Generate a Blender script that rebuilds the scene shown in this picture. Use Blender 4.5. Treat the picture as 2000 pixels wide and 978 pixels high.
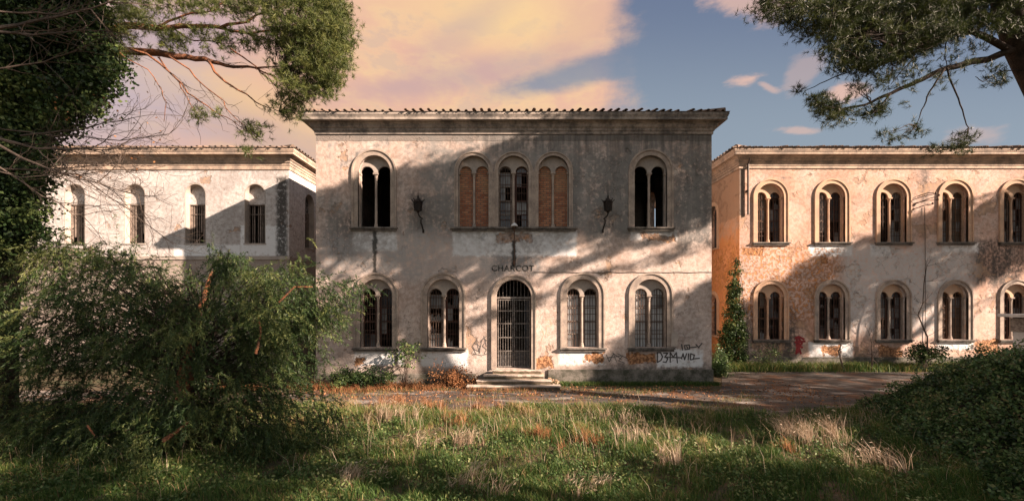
import bpy, bmesh, math, random
import numpy as np
from mathutils import Vector, geometry
for o in list(bpy.data.objects): bpy.data.objects.remove(o)
R = math.radians
SC = bpy.context.scene
COL = SC.collection
# ------------------------------------------------------------------ camera
EYE = 3.55; F = 820.0; CX = 1000.0; HY = 585.0
cam = bpy.data.cameras.new('camera'); camo = bpy.data.objects.new('camera', cam); COL.objects.link(camo)
camo.location = (0, 0, EYE); camo.rotation_euler = (R(90), 0, 0)
cam.sensor_width = 36; cam.lens = 36*F/2000; cam.shift_y = (HY-489)/2000.0
cam.clip_start = .05; cam.clip_end = 2000
SC.camera = camo
def at(px, py, Y): return ((px-CX)/F*Y, Y, EYE+(HY-py)/F*Y)
# ------------------------------------------------------------------ light
SUN = np.array([10.0, -4.7, 4.85]); SUNN = SUN/np.linalg.norm(SUN)
EXPO = 1.87
SC.view_settings.view_transform = 'Standard'; SC.view_settings.look = 'None'
SC.view_settings.exposure = EXPO; SC.view_settings.gamma = 1; SC.view_settings.use_curve_mapping = False
sl = bpy.data.lights.new('sun', 'SUN'); so = bpy.data.objects.new('sun', sl); COL.objects.link(so)
sl.energy = 5.0; sl.angle = R(.55); sl.color = (1, .77, .61)
so.rotation_euler = Vector(SUNN).to_track_quat('Z', 'Y').to_euler()
ELEV = math.asin(SUNN[2])

# ------------------------------------------------------------------ node helpers
class NT:
    def __init__(s, tree): s.t = tree; tree.nodes.clear()
    def nd(s, typ, props=None, **inp):
        n = s.t.nodes.new('ShaderNode'+typ)
        for k, v in (props or {}).items(): setattr(n, k, v)
        for k, v in inp.items():
            key = int(k[1:]) if k[0] == 'i' and k[1:].isdigit() else k.replace('_', ' ')
            s.put(n.inputs[key], v)
        return n
    def put(s, sock, v):
        if isinstance(v, bpy.types.NodeSocket): s.t.links.new(v, sock)
        else:
            if hasattr(sock, 'default_value'):
                try:
                    if len(sock.default_value) == 4 and len(v) == 3: v = (*v, 1)
                except TypeError: pass
                sock.default_value = v
    def m(s, op, a, b=0.0, c=None, clamp=False):
        n = s.nd('Math', {'operation': op, 'use_clamp': clamp}, i0=a, i1=b)
        if c is not None: s.put(n.inputs[2], c)
        return n.outputs[0]
    def v(s, op, a, b=(0, 0, 0)):
        n = s.nd('VectorMath', {'operation': op}, i0=a)
        if op == 'SCALE': s.put(n.inputs['Scale'], b)
        else: s.put(n.inputs[1], b)
        return n.outputs['Value'] if op in ('LENGTH', 'DOT_PRODUCT', 'DISTANCE') else n.outputs[0]
    def noise(s, vec, scale, detail=4, rough=.55, dist=0.0, color=False):
        n = s.nd('TexNoise', None, Vector=vec, Scale=scale, Detail=detail, Roughness=rough, Distortion=dist)
        return n.outputs['Color' if color else 'Fac']
    def step(s, x, a, b, lo=0.0, hi=1.0):
        n = s.nd('MapRange', {'interpolation_type': 'SMOOTHSTEP'}, i0=x, i1=a, i2=b, i3=lo, i4=hi)
        return n.outputs[0]
    def mix(s, f, a, b, mode='MIX'):
        n = s.nd('Mix', {'data_type': 'RGBA', 'blend_type': mode})
        s.put(n.inputs[0], f); s.put(n.inputs[6], a); s.put(n.inputs[7], b)
        return n.outputs[2]
    def scl(s, vec, k):
        return s.v('MULTIPLY', vec, k)
def newmat(name):
    m = bpy.data.materials.new(name); m.use_nodes = True
    return m, NT(m.node_tree)
def finish(t, color, rough=.9, bump=None, bs=.3, bd=.02, metal=0.0, spec=.3, trans=0.0):
    b = t.nd('BsdfPrincipled'); t.put(b.inputs['Base Color'], color); t.put(b.inputs['Roughness'], rough)
    t.put(b.inputs['Metallic'], metal); t.put(b.inputs['Specular IOR Level'], spec)
    if bump is not None:
        n = t.nd('Bump', None, Strength=bs, Distance=bd, Height=bump); t.t.links.new(n.outputs[0], b.inputs['Normal'])
    out = t.nd('OutputMaterial')
    s = b.outputs[0]
    if trans:
        tr = t.nd('BsdfTranslucent'); t.put(tr.inputs['Color'], color)
        mx = t.nd('MixShader', None, i0=trans, i1=s, i2=tr.outputs[0]); s = mx.outputs[0]
    t.t.links.new(s, out.inputs[0])

# ------------------------------------------------------------------ sky
w = bpy.data.worlds.new('World'); SC.world = w; w.use_nodes = True
def sky():
    t = NT(w.node_tree)
    st = .12
    K = 1.0/(st*2**EXPO)
    sk = t.nd('TexSky', {'sky_type': 'NISHITA', 'sun_disc': False, 'sun_elevation': ELEV,
                         'sun_rotation': math.atan2(SUN[0], SUN[1]), 'air_density': 1.0, 'dust_density': 1.5}).outputs[0]
    d = t.nd('TexCoord').outputs['Generated']
    xyz = t.nd('SeparateXYZ', None, Vector=d)
    y = t.m('MAXIMUM', xyz.outputs[1], .12)
    u = t.m('DIVIDE', xyz.outputs[0], y); v = t.m('DIVIDE', xyz.outputs[2], y)
    n1 = t.m('SUBTRACT', t.noise(d, 3.1, 6, .55, .4), .5); n2 = t.m('SUBTRACT', t.noise(t.scl(d, (1, 1, 2.2)), 6.5, 6, .6, .3), .5)
    n3 = t.m('SUBTRACT', t.noise(t.scl(d, (1, 1, 2.6)), 13, 6, .62), .5)
    def lin(r, g, b):
        f = lambda c: ((c/255+.055)/1.055)**2.4*K
        return (f(r), f(g), f(b))
    def blob(px, py, rx, ry, ang=0, nz=.5, soft=.7):
        a = t.m('SUBTRACT', u, (px-1000)/820); b = t.m('SUBTRACT', v, (585-py)/820)
        c, s = math.cos(ang), math.sin(ang)
        p = t.m('DIVIDE', t.m('ADD', t.m('MULTIPLY', a, c), t.m('MULTIPLY', b, s)), rx/820)
        q = t.m('DIVIDE', t.m('SUBTRACT', t.m('MULTIPLY', b, c), t.m('MULTIPLY', a, s)), ry/820)
        r = t.m('SQRT', t.m('ADD', t.m('MULTIPLY', p, p), t.m('MULTIPLY', q, q)))
        r = t.m('ADD', r, t.m('MULTIPLY', t.m('ADD', n2, n3), nz*2))
        return t.step(r, 1+soft, 1-soft)
    blue = t.mix(t.step(v, .35, .75), lin(144, 157, 170), lin(108, 121, 147))
    base = t.mix(.97, sk, blue)
    # main warm bank
    e = t.m('ADD', t.m('SUBTRACT', .27, u), t.m('ADD', t.m('MULTIPLY', n1, .25), t.m('MULTIPLY', n3, .12)))
    bank = t.step(e, -.05, .07)
    wedge = blob(1190, 128, 215, 26, R(14), .45, .5)
    bank = t.m('MULTIPLY', bank, t.m('SUBTRACT', 1, t.m('MULTIPLY', wedge, .85)))
    cream = lin(247, 207, 163); pink = lin(236, 188, 164); mauve = lin(186, 162, 170); yellow = lin(253, 218, 158)
    c = t.mix(t.step(t.m('ADD', t.m('ADD', n1, t.m('MULTIPLY', n2, .8)), t.m('MULTIPLY', n3, .6)), -.10, .20), pink, cream)
    c = t.mix(t.m('MULTIPLY', t.step(t.m('ADD', n2, t.m('MULTIPLY', n3, .8)), .02, .16), .35), c, mauve)
    c = t.mix(t.m('MULTIPLY', blob(960, 30, 170, 60, R(-10), .6, .8), .6), c, yellow)
    c = t.mix(t.m('MULTIPLY', blob(430, 195, 190, 60, R(-22), .4, .8), .7), c, lin(246, 205, 150))
    c = t.mix(t.m('MULTIPLY', blob(960, 140, 240, 28, R(10), .5, .8), .55), c, mauve)
    c = t.mix(t.m('MULTIPLY', blob(900, 62, 120, 30, R(35), .5, .8), .35), c, mauve)
    c = t.mix(t.m('MULTIPLY', blob(1150, 45, 110, 40, R(40), .6, .8), .5), c, lin(222, 178, 160))
    c = t.mix(t.m('MULTIPLY', blob(470, 250, 200, 40, R(-20), .5, .8), .55), c, mauve)
    c = t.mix(t.m('MULTIPLY', blob(150, 190, 230, 130, 0, .5, .8), .8), c, lin(192, 180, 192))
    c = t.mix(t.m('MULTIPLY', blob(320, 60, 200, 60, 0, .5, .8), .5), c, lin(170, 160, 185))
    col = t.mix(bank, base, c)
    for (px, py, rx, ry, a, k) in [(1455, 156, 36, 12, .2, .75), (1500, 170, 26, 8, -.5, .5), (1562, 145, 40, 20, .8, .3), (1655, 182, 34, 15, .2, .8),
                                   (1560, 255, 36, 7, 0, .5), (1450, -5, 75, 34, -.2, .65), (1900, 265, 60, 18, 0, .35)]:
        col = t.mix(t.m('MULTIPLY', blob(px, py, rx, ry, a, 1.3, .5), k), col, lin(240, 196, 176))
    # unseen pale cloud behind the viewer, added as neutral fill for the shade
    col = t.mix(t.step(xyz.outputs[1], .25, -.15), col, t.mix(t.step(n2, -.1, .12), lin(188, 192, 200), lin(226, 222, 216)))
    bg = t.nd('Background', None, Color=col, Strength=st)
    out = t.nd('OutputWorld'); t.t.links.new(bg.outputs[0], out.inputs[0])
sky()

# ------------------------------------------------------------------ object helpers
def tag(o, label=None, cat=None, group=None, kind=None):
    for k, v in (('label', label), ('category', cat), ('group', group), ('kind', kind)):
        if v: o[k] = v
    return o
def wloc(o):
    p = Vector((0, 0, 0))
    while o is not None: p = p+Vector(o.location); o = o.parent
    return p
def thing(name, loc, label, cat, group=None):
    o = bpy.data.objects.new(name, None); COL.objects.link(o); o.location = loc
    o.empty_display_size = .3
    return tag(o, label, cat, group)
def link(name, me, mat, parent=None):
    o = bpy.data.objects.new(name, me); COL.objects.link(o)
    if mat: me.materials.append(mat)
    if parent is not None: o.parent = parent
    return o
IDT = lambda u, d, z: (u, d, z)
class MB:
    def __init__(s, T=IDT): s.V = []; s.Fc = []; s.T = T
    def add(s, vs, fs):
        k = len(s.V); s.V += [s.T(*p) for p in vs]; s.Fc += [tuple(i+k for i in f) for f in fs]
    def box(s, u0, u1, d0, d1, z0, z1):
        s.add([(u0, d0, z0), (u1, d0, z0), (u1, d1, z0), (u0, d1, z0), (u0, d0, z1), (u1, d0, z1), (u1, d1, z1), (u0, d1, z1)],
              [(0, 1, 5, 4), (1, 2, 6, 5), (2, 3, 7, 6), (3, 0, 4, 7), (4, 5, 6, 7), (3, 2, 1, 0)])
    def prism(s, outer, holes, d0, d1):
        loops = [outer]+list(holes)
        flat = [p for l in loops for p in l]
        tri = geometry.tessellate_polygon([[Vector((p[0], p[1], 0)) for p in l] for l in loops])
        n = len(flat)
        vs = [(p[0], d0, p[1]) for p in flat]+[(p[0], d1, p[1]) for p in flat]
        fs = [tuple(t) for t in tri]+[tuple(i+n for i in reversed(t)) for t in tri]
        k = 0
        for l in loops:
            m = len(l)
            for i in range(m):
                j = (i+1) % m; fs.append((k+i, k+j, k+j+n, k+i+n))
            k += m
        s.add(vs, fs)
    def tube(s, pts, r, seg=6, cap=True):
        pts = [Vector(p) for p in pts]; n = len(pts)
        rr = r if isinstance(r, (list, tuple)) else [r]*n
        vs = []; fs = []
        up = None
        for i, p in enumerate(pts):
            d = (pts[min(i+1, n-1)]-pts[max(i-1, 0)])
            d = d.normalized() if d.length > 1e-9 else Vector((0, 0, 1))
            if up is None: up = d.orthogonal().normalized()
            a = (up-d*up.dot(d)); a = a.normalized() if a.length > 1e-6 else d.orthogonal().normalized()
            up = a; b = d.cross(a)
            for k in range(seg):
                q = p+(a*math.cos(k*2*math.pi/seg)+b*math.sin(k*2*math.pi/seg))*rr[i]
                vs.append(tuple(q))
        for i in range(n-1):
            for k in range(seg):
                k2 = (k+1) % seg; fs.append((i*seg+k, i*seg+k2, (i+1)*seg+k2, (i+1)*seg+k))
        if cap: fs.append(tuple(range(seg-1, -1, -1))); fs.append(tuple((n-1)*seg+k for k in range(seg)))
        s.add(vs, fs)
    def lathe(s, u, d, prof, seg=12):
        vs = []; fs = []
        for (r, z) in prof:
            for k in range(seg):
                a = k*2*math.pi/seg; vs.append((u+r*math.cos(a), d+r*math.sin(a), z))
        for i in range(len(prof)-1):
            for k in range(seg):
                k2 = (k+1) % seg; fs.append((i*seg+k, i*seg+k2, (i+1)*seg+k2, (i+1)*seg+k))
        fs.append(tuple(range(seg-1, -1, -1))); fs.append(tuple((len(prof)-1)*seg+k for k in range(seg)))
        s.add(vs, fs)
    def ringpath(s, path_in, path_out, d0, d1):
        """closed band between two open polylines (u,z) of equal length, from depth d0 to d1"""
        n = len(path_in)
        vs = [(p[0], d0, p[1]) for p in path_in]+[(p[0], d0, p[1]) for p in path_out]+[(p[0], d1, p[1]) for p in path_in]+[(p[0], d1, p[1]) for p in path_out]
        fs = []
        for i in range(n-1):
            fs += [(i, i+1, n+i+1, n+i), (2*n+i, 3*n+i, 3*n+i+1, 2*n+i+1), (i, 2*n+i, 2*n+i+1, i+1), (n+i, n+i+1, 3*n+i+1, 3*n+i)]
        fs += [(0, n, 3*n, 2*n), (n-1, 3*n-1, 4*n-1, 2*n-1)]
        s.add(vs, fs)
    def build(s, name, mat, parent=None, smooth=False, bevel=0):
        w0 = wloc(parent) if parent is not None else Vector((0, 0, 0))
        me = bpy.data.meshes.new(name)
        me.from_pydata([(p[0]-w0.x, p[1]-w0.y, p[2]-w0.z) for p in s.V], [], s.Fc)
        bm = bmesh.new(); bm.from_mesh(me); bmesh.ops.recalc_face_normals(bm, faces=bm.faces)
        bm.to_mesh(me); bm.free()
        if smooth:
            for p in me.polygons: p.use_smooth = True
        o = link(name, me, mat, parent)
        if bevel:
            b = o.modifiers.new('bevel', 'BEVEL'); b.width = bevel; b.segments = 2; b.limit_method = 'ANGLE'
        return o
def npmesh(name, V, Fa, mat, parent=None, rnd=None, smooth=False):
    """V (n,3), Fa (m,k) constant size faces; rnd: per-vertex float attribute"""
    w0 = wloc(parent) if parent is not None else Vector((0, 0, 0))
    V = np.asarray(V, np.float32)-np.array(w0, np.float32)
    Fa = np.asarray(Fa, np.int32); m, k = Fa.shape
    me = bpy.data.meshes.new(name)
    me.vertices.add(len(V)); me.vertices.foreach_set('co', V.ravel())
    me.loops.add(m*k); me.loops.foreach_set('vertex_index', Fa.ravel())
    me.polygons.add(m); me.polygons.foreach_set('loop_start', np.arange(0, m*k, k, dtype=np.int32))
    try: me.polygons.foreach_set('loop_total', np.full(m, k, np.int32))
    except Exception: pass
    if smooth: me.polygons.foreach_set('use_smooth', np.ones(m, bool))
    me.update(); me.validate()
    if rnd is not None:
        a = me.attributes.new('rnd', 'FLOAT', 'POINT'); a.data.foreach_set('value', np.asarray(rnd, np.float32))
    return link(name, me, mat, parent)

# ------------------------------------------------------------------ materials
def simple(name, col, col2=None, rough=.85, scale=3, bump=.2, metal=0.0, spec=.3, bd=.01):
    m, t = newmat(name)
    p = t.nd('NewGeometry').outputs['Position']
    n = t.noise(p, scale, 6, .65); n2 = t.noise(p, scale*7, 5, .6)
    c2 = col2 or tuple(c*.6 for c in col)
    f = t.step(t.m('ADD', t.m('MULTIPLY', n, .7), t.m('MULTIPLY', n2, .3)), .36, .64)
    finish(t, t.mix(f, c2, col), rough, n2, bump, bd, metal, spec)
    return m
def leafmat(name, stops, trans=.25, rough=.55, spec=.3, nscale=.8, nk=.35):
    m, t = newmat(name)
    a = t.nd('Attribute', {'attribute_name': 'rnd'}).outputs['Fac']
    p = t.nd('NewGeometry').outputs['Position']
    n = t.m('MULTIPLY', t.m('SUBTRACT', t.noise(p, nscale, 3, .6), .5), nk*2.5)
    r = t.nd('ValToRGB', None, Fac=t.m('ADD', a, n))
    el = r.color_ramp.elements
    for i, (x, c) in enumerate(stops):
        e = el[i] if i < 2 else el.new(x)
        e.position = x; e.color = (*c, 1)
    finish(t, r.outputs[0], rough, spec=spec, trans=trans)
    return m
def wallmat(name, warm, pale, grey, white=(), strip=(), dark=(), greyamt=.5, groundz=0.0, frieze=None, extra=None, crack=.0, cool=None, sharp=1.0):
    """weathered plaster. white/strip/dark: rectangles (x0,x1,z0,z1[,axis]) of bleached render, fallen render, mould"""
    m, t = newmat(name)
    p = t.nd('NewGeometry').outputs['Position']
    wob = t.v('SCALE', t.v('SUBTRACT', t.noise(p, 1.3, 6, .65, color=True), (.5, .5, .5)), .9)
    wob2 = t.v('SCALE', t.v('SUBTRACT', t.noise(p, 5.0, 6, .7, color=True), (.5, .5, .5)), .35)
    q = t.v('ADD', p, t.v('ADD', wob, wob2))
    q2 = t.v('ADD', p, wob2)
    nA = t.noise(p, .38, 6, .6, .5); nB = t.noise(p, 1.5, 8, .68, .3); nC = t.noise(p, 6, 8, .7); nD = t.noise(p, 28, 6, .7)
    streak = t.noise(t.scl(p, (3.2, 3.2, .28)), 1.0, 7, .68)
    sx = t.nd('SeparateXYZ', None, Vector=p); z = sx.outputs[2]
    def rect(x0, x1, z0, z1, vec, soft, ax=0):
        h = [1e3, 1e3, (z1-z0)/2]; c = [0, 0, (z0+z1)/2]
        h[ax] = (x1-x0)/2; c[ax] = (x0+x1)/2
        a = t.v('SUBTRACT', t.v('ABSOLUTE', t.v('SUBTRACT', vec, tuple(c))), tuple(h))
        s = t.nd('SeparateXYZ', None, Vector=a)
        dd = t.m('MAXIMUM', t.m('MAXIMUM', s.outputs[0], s.outputs[1]), s.outputs[2])
        return t.step(dd, soft, -soft)
    def union(lst, vec, soft):
        o = None
        for r in lst:
            k = rect(*r[:4], vec, soft, r[4] if len(r) > 4 else 0)
            o = k if o is None else t.m('MAXIMUM', o, k)
        return o
    c = t.mix(t.step(t.m('ADD', t.m('MULTIPLY', nA, .6), t.m('MULTIPLY', nB, .4)), .38, .62), warm, pale)
    nE = t.noise(p, 13, 5, .75, .4)
    c = t.mix(t.step(nC, .38, .62), c, t.mix(1.0, c, (.74, .70, .67), 'MULTIPLY'))
    c = t.mix(t.m('MULTIPLY', t.step(nE, .52, .68), .35), c, t.mix(1.0, c, (.62, .60, .58), 'MULTIPLY'))
    c = t.mix(t.m('MULTIPLY', t.step(nE, .44, .33), .2), c, (.66, .58, .52))
    big = t.step(t.noise(t.scl(p, (.55, .55, .4)), 1.0, 7, .62, .8), .46, .60)
    c = t.mix(t.m('MULTIPLY', big, .5), c, t.mix(1.0, c, (.60, .59, .58), 'MULTIPLY'))
    # grey weathering, more with height
    hz = t.step(z, 2.5, 8.5, -.10, .06)
    g = t.m('ADD', t.m('ADD', t.m('ADD', t.m('MULTIPLY', nB, .5), t.m('MULTIPLY', streak, .28)), t.m('MULTIPLY', nC, .22)), hz)
    gm = t.step(g, .60-greyamt*.16, .80-greyamt*.2)
    c = t.mix(t.m('MULTIPLY', gm, .85), c, grey)
    # blotchy mould
    blk = tuple(k*.27 for k in grey)
    bl = t.step(t.m('ADD', t.m('MULTIPLY', nC, .45), t.m('MULTIPLY', nB, .55)), .57, .68)
    c = t.mix(t.m('MULTIPLY', bl, .5), c, blk)
    if dark:
        dm = t.m('MULTIPLY', union(dark, q, .35), t.step(t.m('ADD', t.m('MULTIPLY', nC, .6), t.m('MULTIPLY', streak, .4)), .36, .56))
        c = t.mix(t.m('MULTIPLY', dm, .95), c, blk)
    h = t.m('ADD', t.m('MULTIPLY', nC, .5), t.m('MULTIPLY', nD, .5))
    # small lost flakes everywhere
    vor = t.nd('TexVoronoi', {'feature': 'F1'}, Vector=q2, Scale=1.1).outputs['Distance']
    fl = t.m('MULTIPLY', t.step(t.noise(q2, .9, 4, .6), .62-crack*.12, .66-crack*.12), 1.0)
    sp = t.step(t.noise(p, 3.3, 6, .75), .66, .69)
    rub = t.mix(t.step(t.noise(p, 9, 4, .7), .42, .58), (.17, .08, .04), (.50, .27, .14))
    c = t.mix(t.m('MULTIPLY', fl, .75), c, t.mix(t.step(nC, .4, .6), (.40, .25, .15), (.30, .22, .17)))
    c = t.mix(t.m('MULTIPLY', sp, .55), c, t.mix(1.0, c, (.45, .42, .4), 'MULTIPLY'))
    h = t.m('SUBTRACT', h, t.m('MULTIPLY', fl, 1.2))
    if white:
        wm = t.m('MULTIPLY', union(white, q2, .07), t.step(t.m('ADD', t.m('MULTIPLY', nC, .5), t.m('MULTIPLY', nB, .5)), .62, .50, .35, 1))
        c = t.mix(wm, c, (.68, .69, .70))
    if strip:
        sm = union(strip, q, .03)
        c = t.mix(sm, c, rub)
        h = t.m('ADD', t.m('SUBTRACT', h, t.m('MULTIPLY', sm, 2.5)), t.m('MULTIPLY', sm, t.m('MULTIPLY', t.noise(p, 10, 3, .8), 2.4)))
    if frieze:
        fz = t.step(t.m('ADD', z, t.m('MULTIPLY', t.m('SUBTRACT', nC, .5), .12)), frieze-.02, frieze+.02)
        c = t.mix(t.m('MULTIPLY', fz, .75), c, t.mix(nC, (.10, .095, .085), (.26, .24, .22)))
        h = t.m('ADD', h, t.m('MULTIPLY', fz, t.m('MULTIPLY', nD, 1.5)))
    if extra: c, h = extra(t, p, q, q2, c, h, rect, nB, nC, streak)
    # thin vertical drips
    dr = t.step(t.noise(t.scl(p, (7, 7, .35)), 1.0, 6, .7), .60, .72)
    c = t.mix(t.m('MULTIPLY', dr, .2), c, t.mix(1.0, c, (.38, .37, .36), 'MULTIPLY'))
    # hairline cracks
    vc = t.nd('TexVoronoi', {'feature': 'DISTANCE_TO_EDGE'}, Vector=q, Scale=.9).outputs['Distance']
    ck = t.m('MULTIPLY', t.step(vc, .012, .002), t.step(nA, .45, .55))
    c = t.mix(t.m('MULTIPLY', ck, .6), c, (.05, .045, .04))
    # damp foot with moss
    fz = t.step(t.m('ADD', t.m('SUBTRACT', z, groundz), t.m('MULTIPLY', t.m('SUBTRACT', nB, .5), 1.1)), .85, .25)
    c = t.mix(t.m('MULTIPLY', fz, .75), c, t.mix(nC, (.05, .055, .035), (.19, .17, .15)))
    finish(t, c, .93, h, .85, .035)
    return m
def SX(px): return (px-CX)/46.07
def SZ(py): return EYE+(HY-py)/46.07
def WX(px): return (px-CX)/37.27
def WZ(py): return EYE+(HY-py)/37.27
def sr(a, b, c, d): return (SX(a), SX(b), SZ(d), SZ(c))
def wr(a, b, c, d): return (WX(a), WX(b), WZ(d), WZ(c))

M = {}
def main_extra(t, p, q, q2, c, h, rect, nB, nC, streak):
    k = rect(*sr(1282, 1325, 683, 711), q2, .03); c = t.mix(t.m('MULTIPLY', k, .9), c, (.68, .68, .70))
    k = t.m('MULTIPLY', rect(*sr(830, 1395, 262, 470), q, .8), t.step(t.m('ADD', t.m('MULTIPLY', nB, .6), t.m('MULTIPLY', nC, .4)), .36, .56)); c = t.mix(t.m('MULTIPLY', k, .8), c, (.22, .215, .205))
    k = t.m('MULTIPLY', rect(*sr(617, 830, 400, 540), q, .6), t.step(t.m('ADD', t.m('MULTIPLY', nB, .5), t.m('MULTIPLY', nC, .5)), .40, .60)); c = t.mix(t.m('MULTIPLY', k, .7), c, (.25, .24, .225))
    # cornice leak, right of the centre
    k = t.m('MULTIPLY', rect(*sr(930, 1390, 250, 300), q, .3), t.step(streak, .42, .6))
    c = t.mix(t.m('MULTIPLY', k, .65), c, (.10, .095, .09))
    # mauve grey of the bleached middle band
    k = t.m('MULTIPLY', rect(*sr(617, 1060, 455, 545), q, .5), t.step(nC, .35, .6))
    c = t.mix(t.m('MULTIPLY', k, .45), c, (.50, .49, .49))
    # dark drip columns below the sills
    for (a, b, y0, y1) in [(728, 736, 450, 532), (1000, 1007, 470, 522), (770, 778, 690, 716)]:
        k = rect(*sr(a, b, y0, y1), q2, .05)
        c = t.mix(t.m('MULTIPLY', k, .9), c, (.03, .03, .026))
    return c, h
M['main'] = wallmat('main_plaster', (.52, .41, .355), (.60, .52, .475), (.25, .24, .23),
    white=[sr(690, 775, 449, 490), sr(884, 1126, 449, 500), sr(1232, 1322, 449, 468), sr(692, 790, 684, 712), sr(822, 914, 684, 716), sr(1092, 1180, 684, 712),
           sr(1285, 1372, 682, 716)],
    strip=[sr(968, 1040, 456, 474), sr(1255, 1318, 456, 472), sr(1042, 1085, 700, 722), sr(1140, 1180, 690, 708), sr(1228, 1280, 688, 710), sr(905, 955, 258, 258), sr(694, 712, 700, 716)],
    dark=[sr(800, 880, 380, 460), sr(1150, 1230, 300, 460), sr(1320, 1390, 300, 480), sr(640, 700, 420, 520), sr(960, 1060, 455, 530), sr(1060, 1140, 300, 440), sr(1180, 1395, 715, 755)],
    greyamt=.5, frieze=SZ(275), extra=main_extra)
def rw_extra(t, p, q, q2, c, h, rect, nB, nC, streak):
    k = t.m('MULTIPLY', rect(WX(1640), WX(1900), WZ(655), WZ(478), q, .6), t.step(nC, .3, .55)); c = t.mix(t.m('MULTIPLY', k, .85), c, t.mix(nC, (.40, .39, .38), (.58, .57, .56)))
    k = t.m('MULTIPLY', rect(WX(1440), WX(1640), WZ(625), WZ(480), q, .5), t.step(nC, .50, .56)); c = t.mix(t.m('MULTIPLY', k, .8), c, (.56, .25, .09)); h = t.m('SUBTRACT', h, t.m('MULTIPLY', k, 1.6))
    k = rect(WX(1440), WX(1453), WZ(422), WZ(318), q2, .03)
    c = t.mix(t.m('MULTIPLY', k, .9), c, (.12, .10, .085))
    # ochre side wall; warm bounced light is put into its colour too
    xs = t.nd('SeparateXYZ', None, Vector=p)
    side = t.step(xs.outputs[0], 11.93, 11.91)
    och = t.m('MULTIPLY', side, t.step(t.m('ADD', xs.outputs[2], t.m('MULTIPLY', t.m('SUBTRACT', nB, .5), 3)), 8.0, 6.6))
    c = t.mix(side, c, t.mix(nB, (.66, .36, .20), (.60, .42, .30)))
    c = t.mix(och, c, t.mix(t.step(nC, .35, .65), (.80, .24, .015), (.86, .36, .05)))
    return c, h
M['right'] = wallmat('right_wing_plaster', (.57, .36, .27), (.61, .48, .42), (.25, .225, .205),
    white=[wr(1580, 1665, 478, 500), wr(1840, 1910, 476, 492), wr(1700, 1740, 478, 500), wr(1580, 1665, 668, 700), wr(1830, 1900, 668, 682)],
    strip=[wr(1602, 1618, 502, 516), wr(1632, 1648, 520, 532), wr(1602, 1642, 676, 694), wr(1905, 1950, 662, 690), wr(1712, 1760, 676, 700), wr(1448, 1490, 482, 500)],
    dark=[wr(1800, 1812, 300, 400), wr(1900, 2000, 470, 560), wr(1450, 1560, 600, 715)], greyamt=.15, frieze=WZ(331), extra=rw_extra, crack=.45)
def lw_extra(t, p, q, q2, c, h, rect, nB, nC, streak):
    k = t.m('MULTIPLY', rect(WX(540), WX(561), WZ(505), WZ(345), q2, .12), t.step(nC, .3, .5))
    c = t.mix(t.m('MULTIPLY', k, .92), c, (.045, .042, .038))
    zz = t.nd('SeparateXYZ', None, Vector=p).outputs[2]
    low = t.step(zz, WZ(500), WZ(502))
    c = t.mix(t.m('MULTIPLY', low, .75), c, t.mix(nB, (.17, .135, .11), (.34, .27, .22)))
    return c, h
M['left'] = wallmat('left_wing_plaster', (.52, .49, .48), (.58, .56, .55), (.34, .32, .31), white=[wr(470, 560, 440, 500), wr(340, 470, 478, 500)],
    greyamt=.1, extra=lw_extra)
M['stone'] = simple('moulding_stone', (.42, .345, .285), (.24, .20, .175), .9, 2.2, .5)
M['stone_dark'] = simple('weathered_sill_stone', (.20, .18, .16), (.06, .055, .05), .9, 3, .6)
M['stone_warm'] = simple('warm_moulding_stone', (.55, .36, .24), (.38, .27, .20), .9, 2.2, .5)
M['tymp'] = simple('tympanum_plaster', (.42, .36, .31), (.29, .26, .235), .92, 1.8, .3)
M['tympw'] = simple('warm_tympanum_plaster', (.58, .40, .27), (.45, .32, .23), .92, 1.8, .3)
M['cornice'] = simple('cornice_render', (.42, .36, .31), (.11, .10, .093), .9, 1.3, .5)
M['cornice_r'] = simple('wing_cornice_render', (.50, .38, .29), (.20, .165, .14), .9, 1.6, .5)
M['tile'] = simple('clay_roof_tile', (.22, .15, .11), (.055, .05, .045), .9, 2.3, .7)
M['iron'] = simple('rusty_iron', (.05, .042, .038), (.13, .07, .045), .7, 14, .4, .3)
M['iron_pale'] = simple('grey_painted_iron', (.30, .28, .26), (.10, .085, .075), .6, 12, .3, .2)
M['dark'] = simple('interior_plaster', (.10, .09, .08), (.06, .055, .05), .95, 1.4, .3)
M['wood'] = simple('grey_weathered_wood', (.26, .21, .175), (.12, .095, .08), .85, 5, .4)
M['wood_red'] = simple('old_red_wood_frame', (.10, .035, .025), (.05, .03, .025), .8, 5, .3)
M['wood_brown'] = simple('brown_wood_frame', (.22, .11, .055), (.12, .075, .05), .8, 5, .3)
M['lantern'] = simple('black_lantern_iron', (.012, .011, .011), (.03, .02, .016), .6, 12, .3, .2)
M['doorleaf'] = simple('dark_metal_door_sheet', (.035, .04, .05), (.02, .02, .022), .55, 4, .3, .4)
M['step'] = simple('worn_step_stone', (.52, .44, .37), (.30, .25, .21), .9, 2.6, .8)
M['riser'] = simple('dark_step_riser', (.17, .12, .085), (.055, .055, .03), .95, 5, .9)  # riser stone, set darker than the treads
M['plinth'] = simple('plinth_stone', (.19, .17, .15), (.05, .052, .036), .92, 2.6, .9)
M['white'] = simple('white_paint', (.62, .63, .63), (.38, .38, .37), .6, 4, .2)
M['copper'] = simple('brown_downpipe', (.035, .028, .026), (.06, .045, .035), .5, 6, .2, .2)
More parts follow.
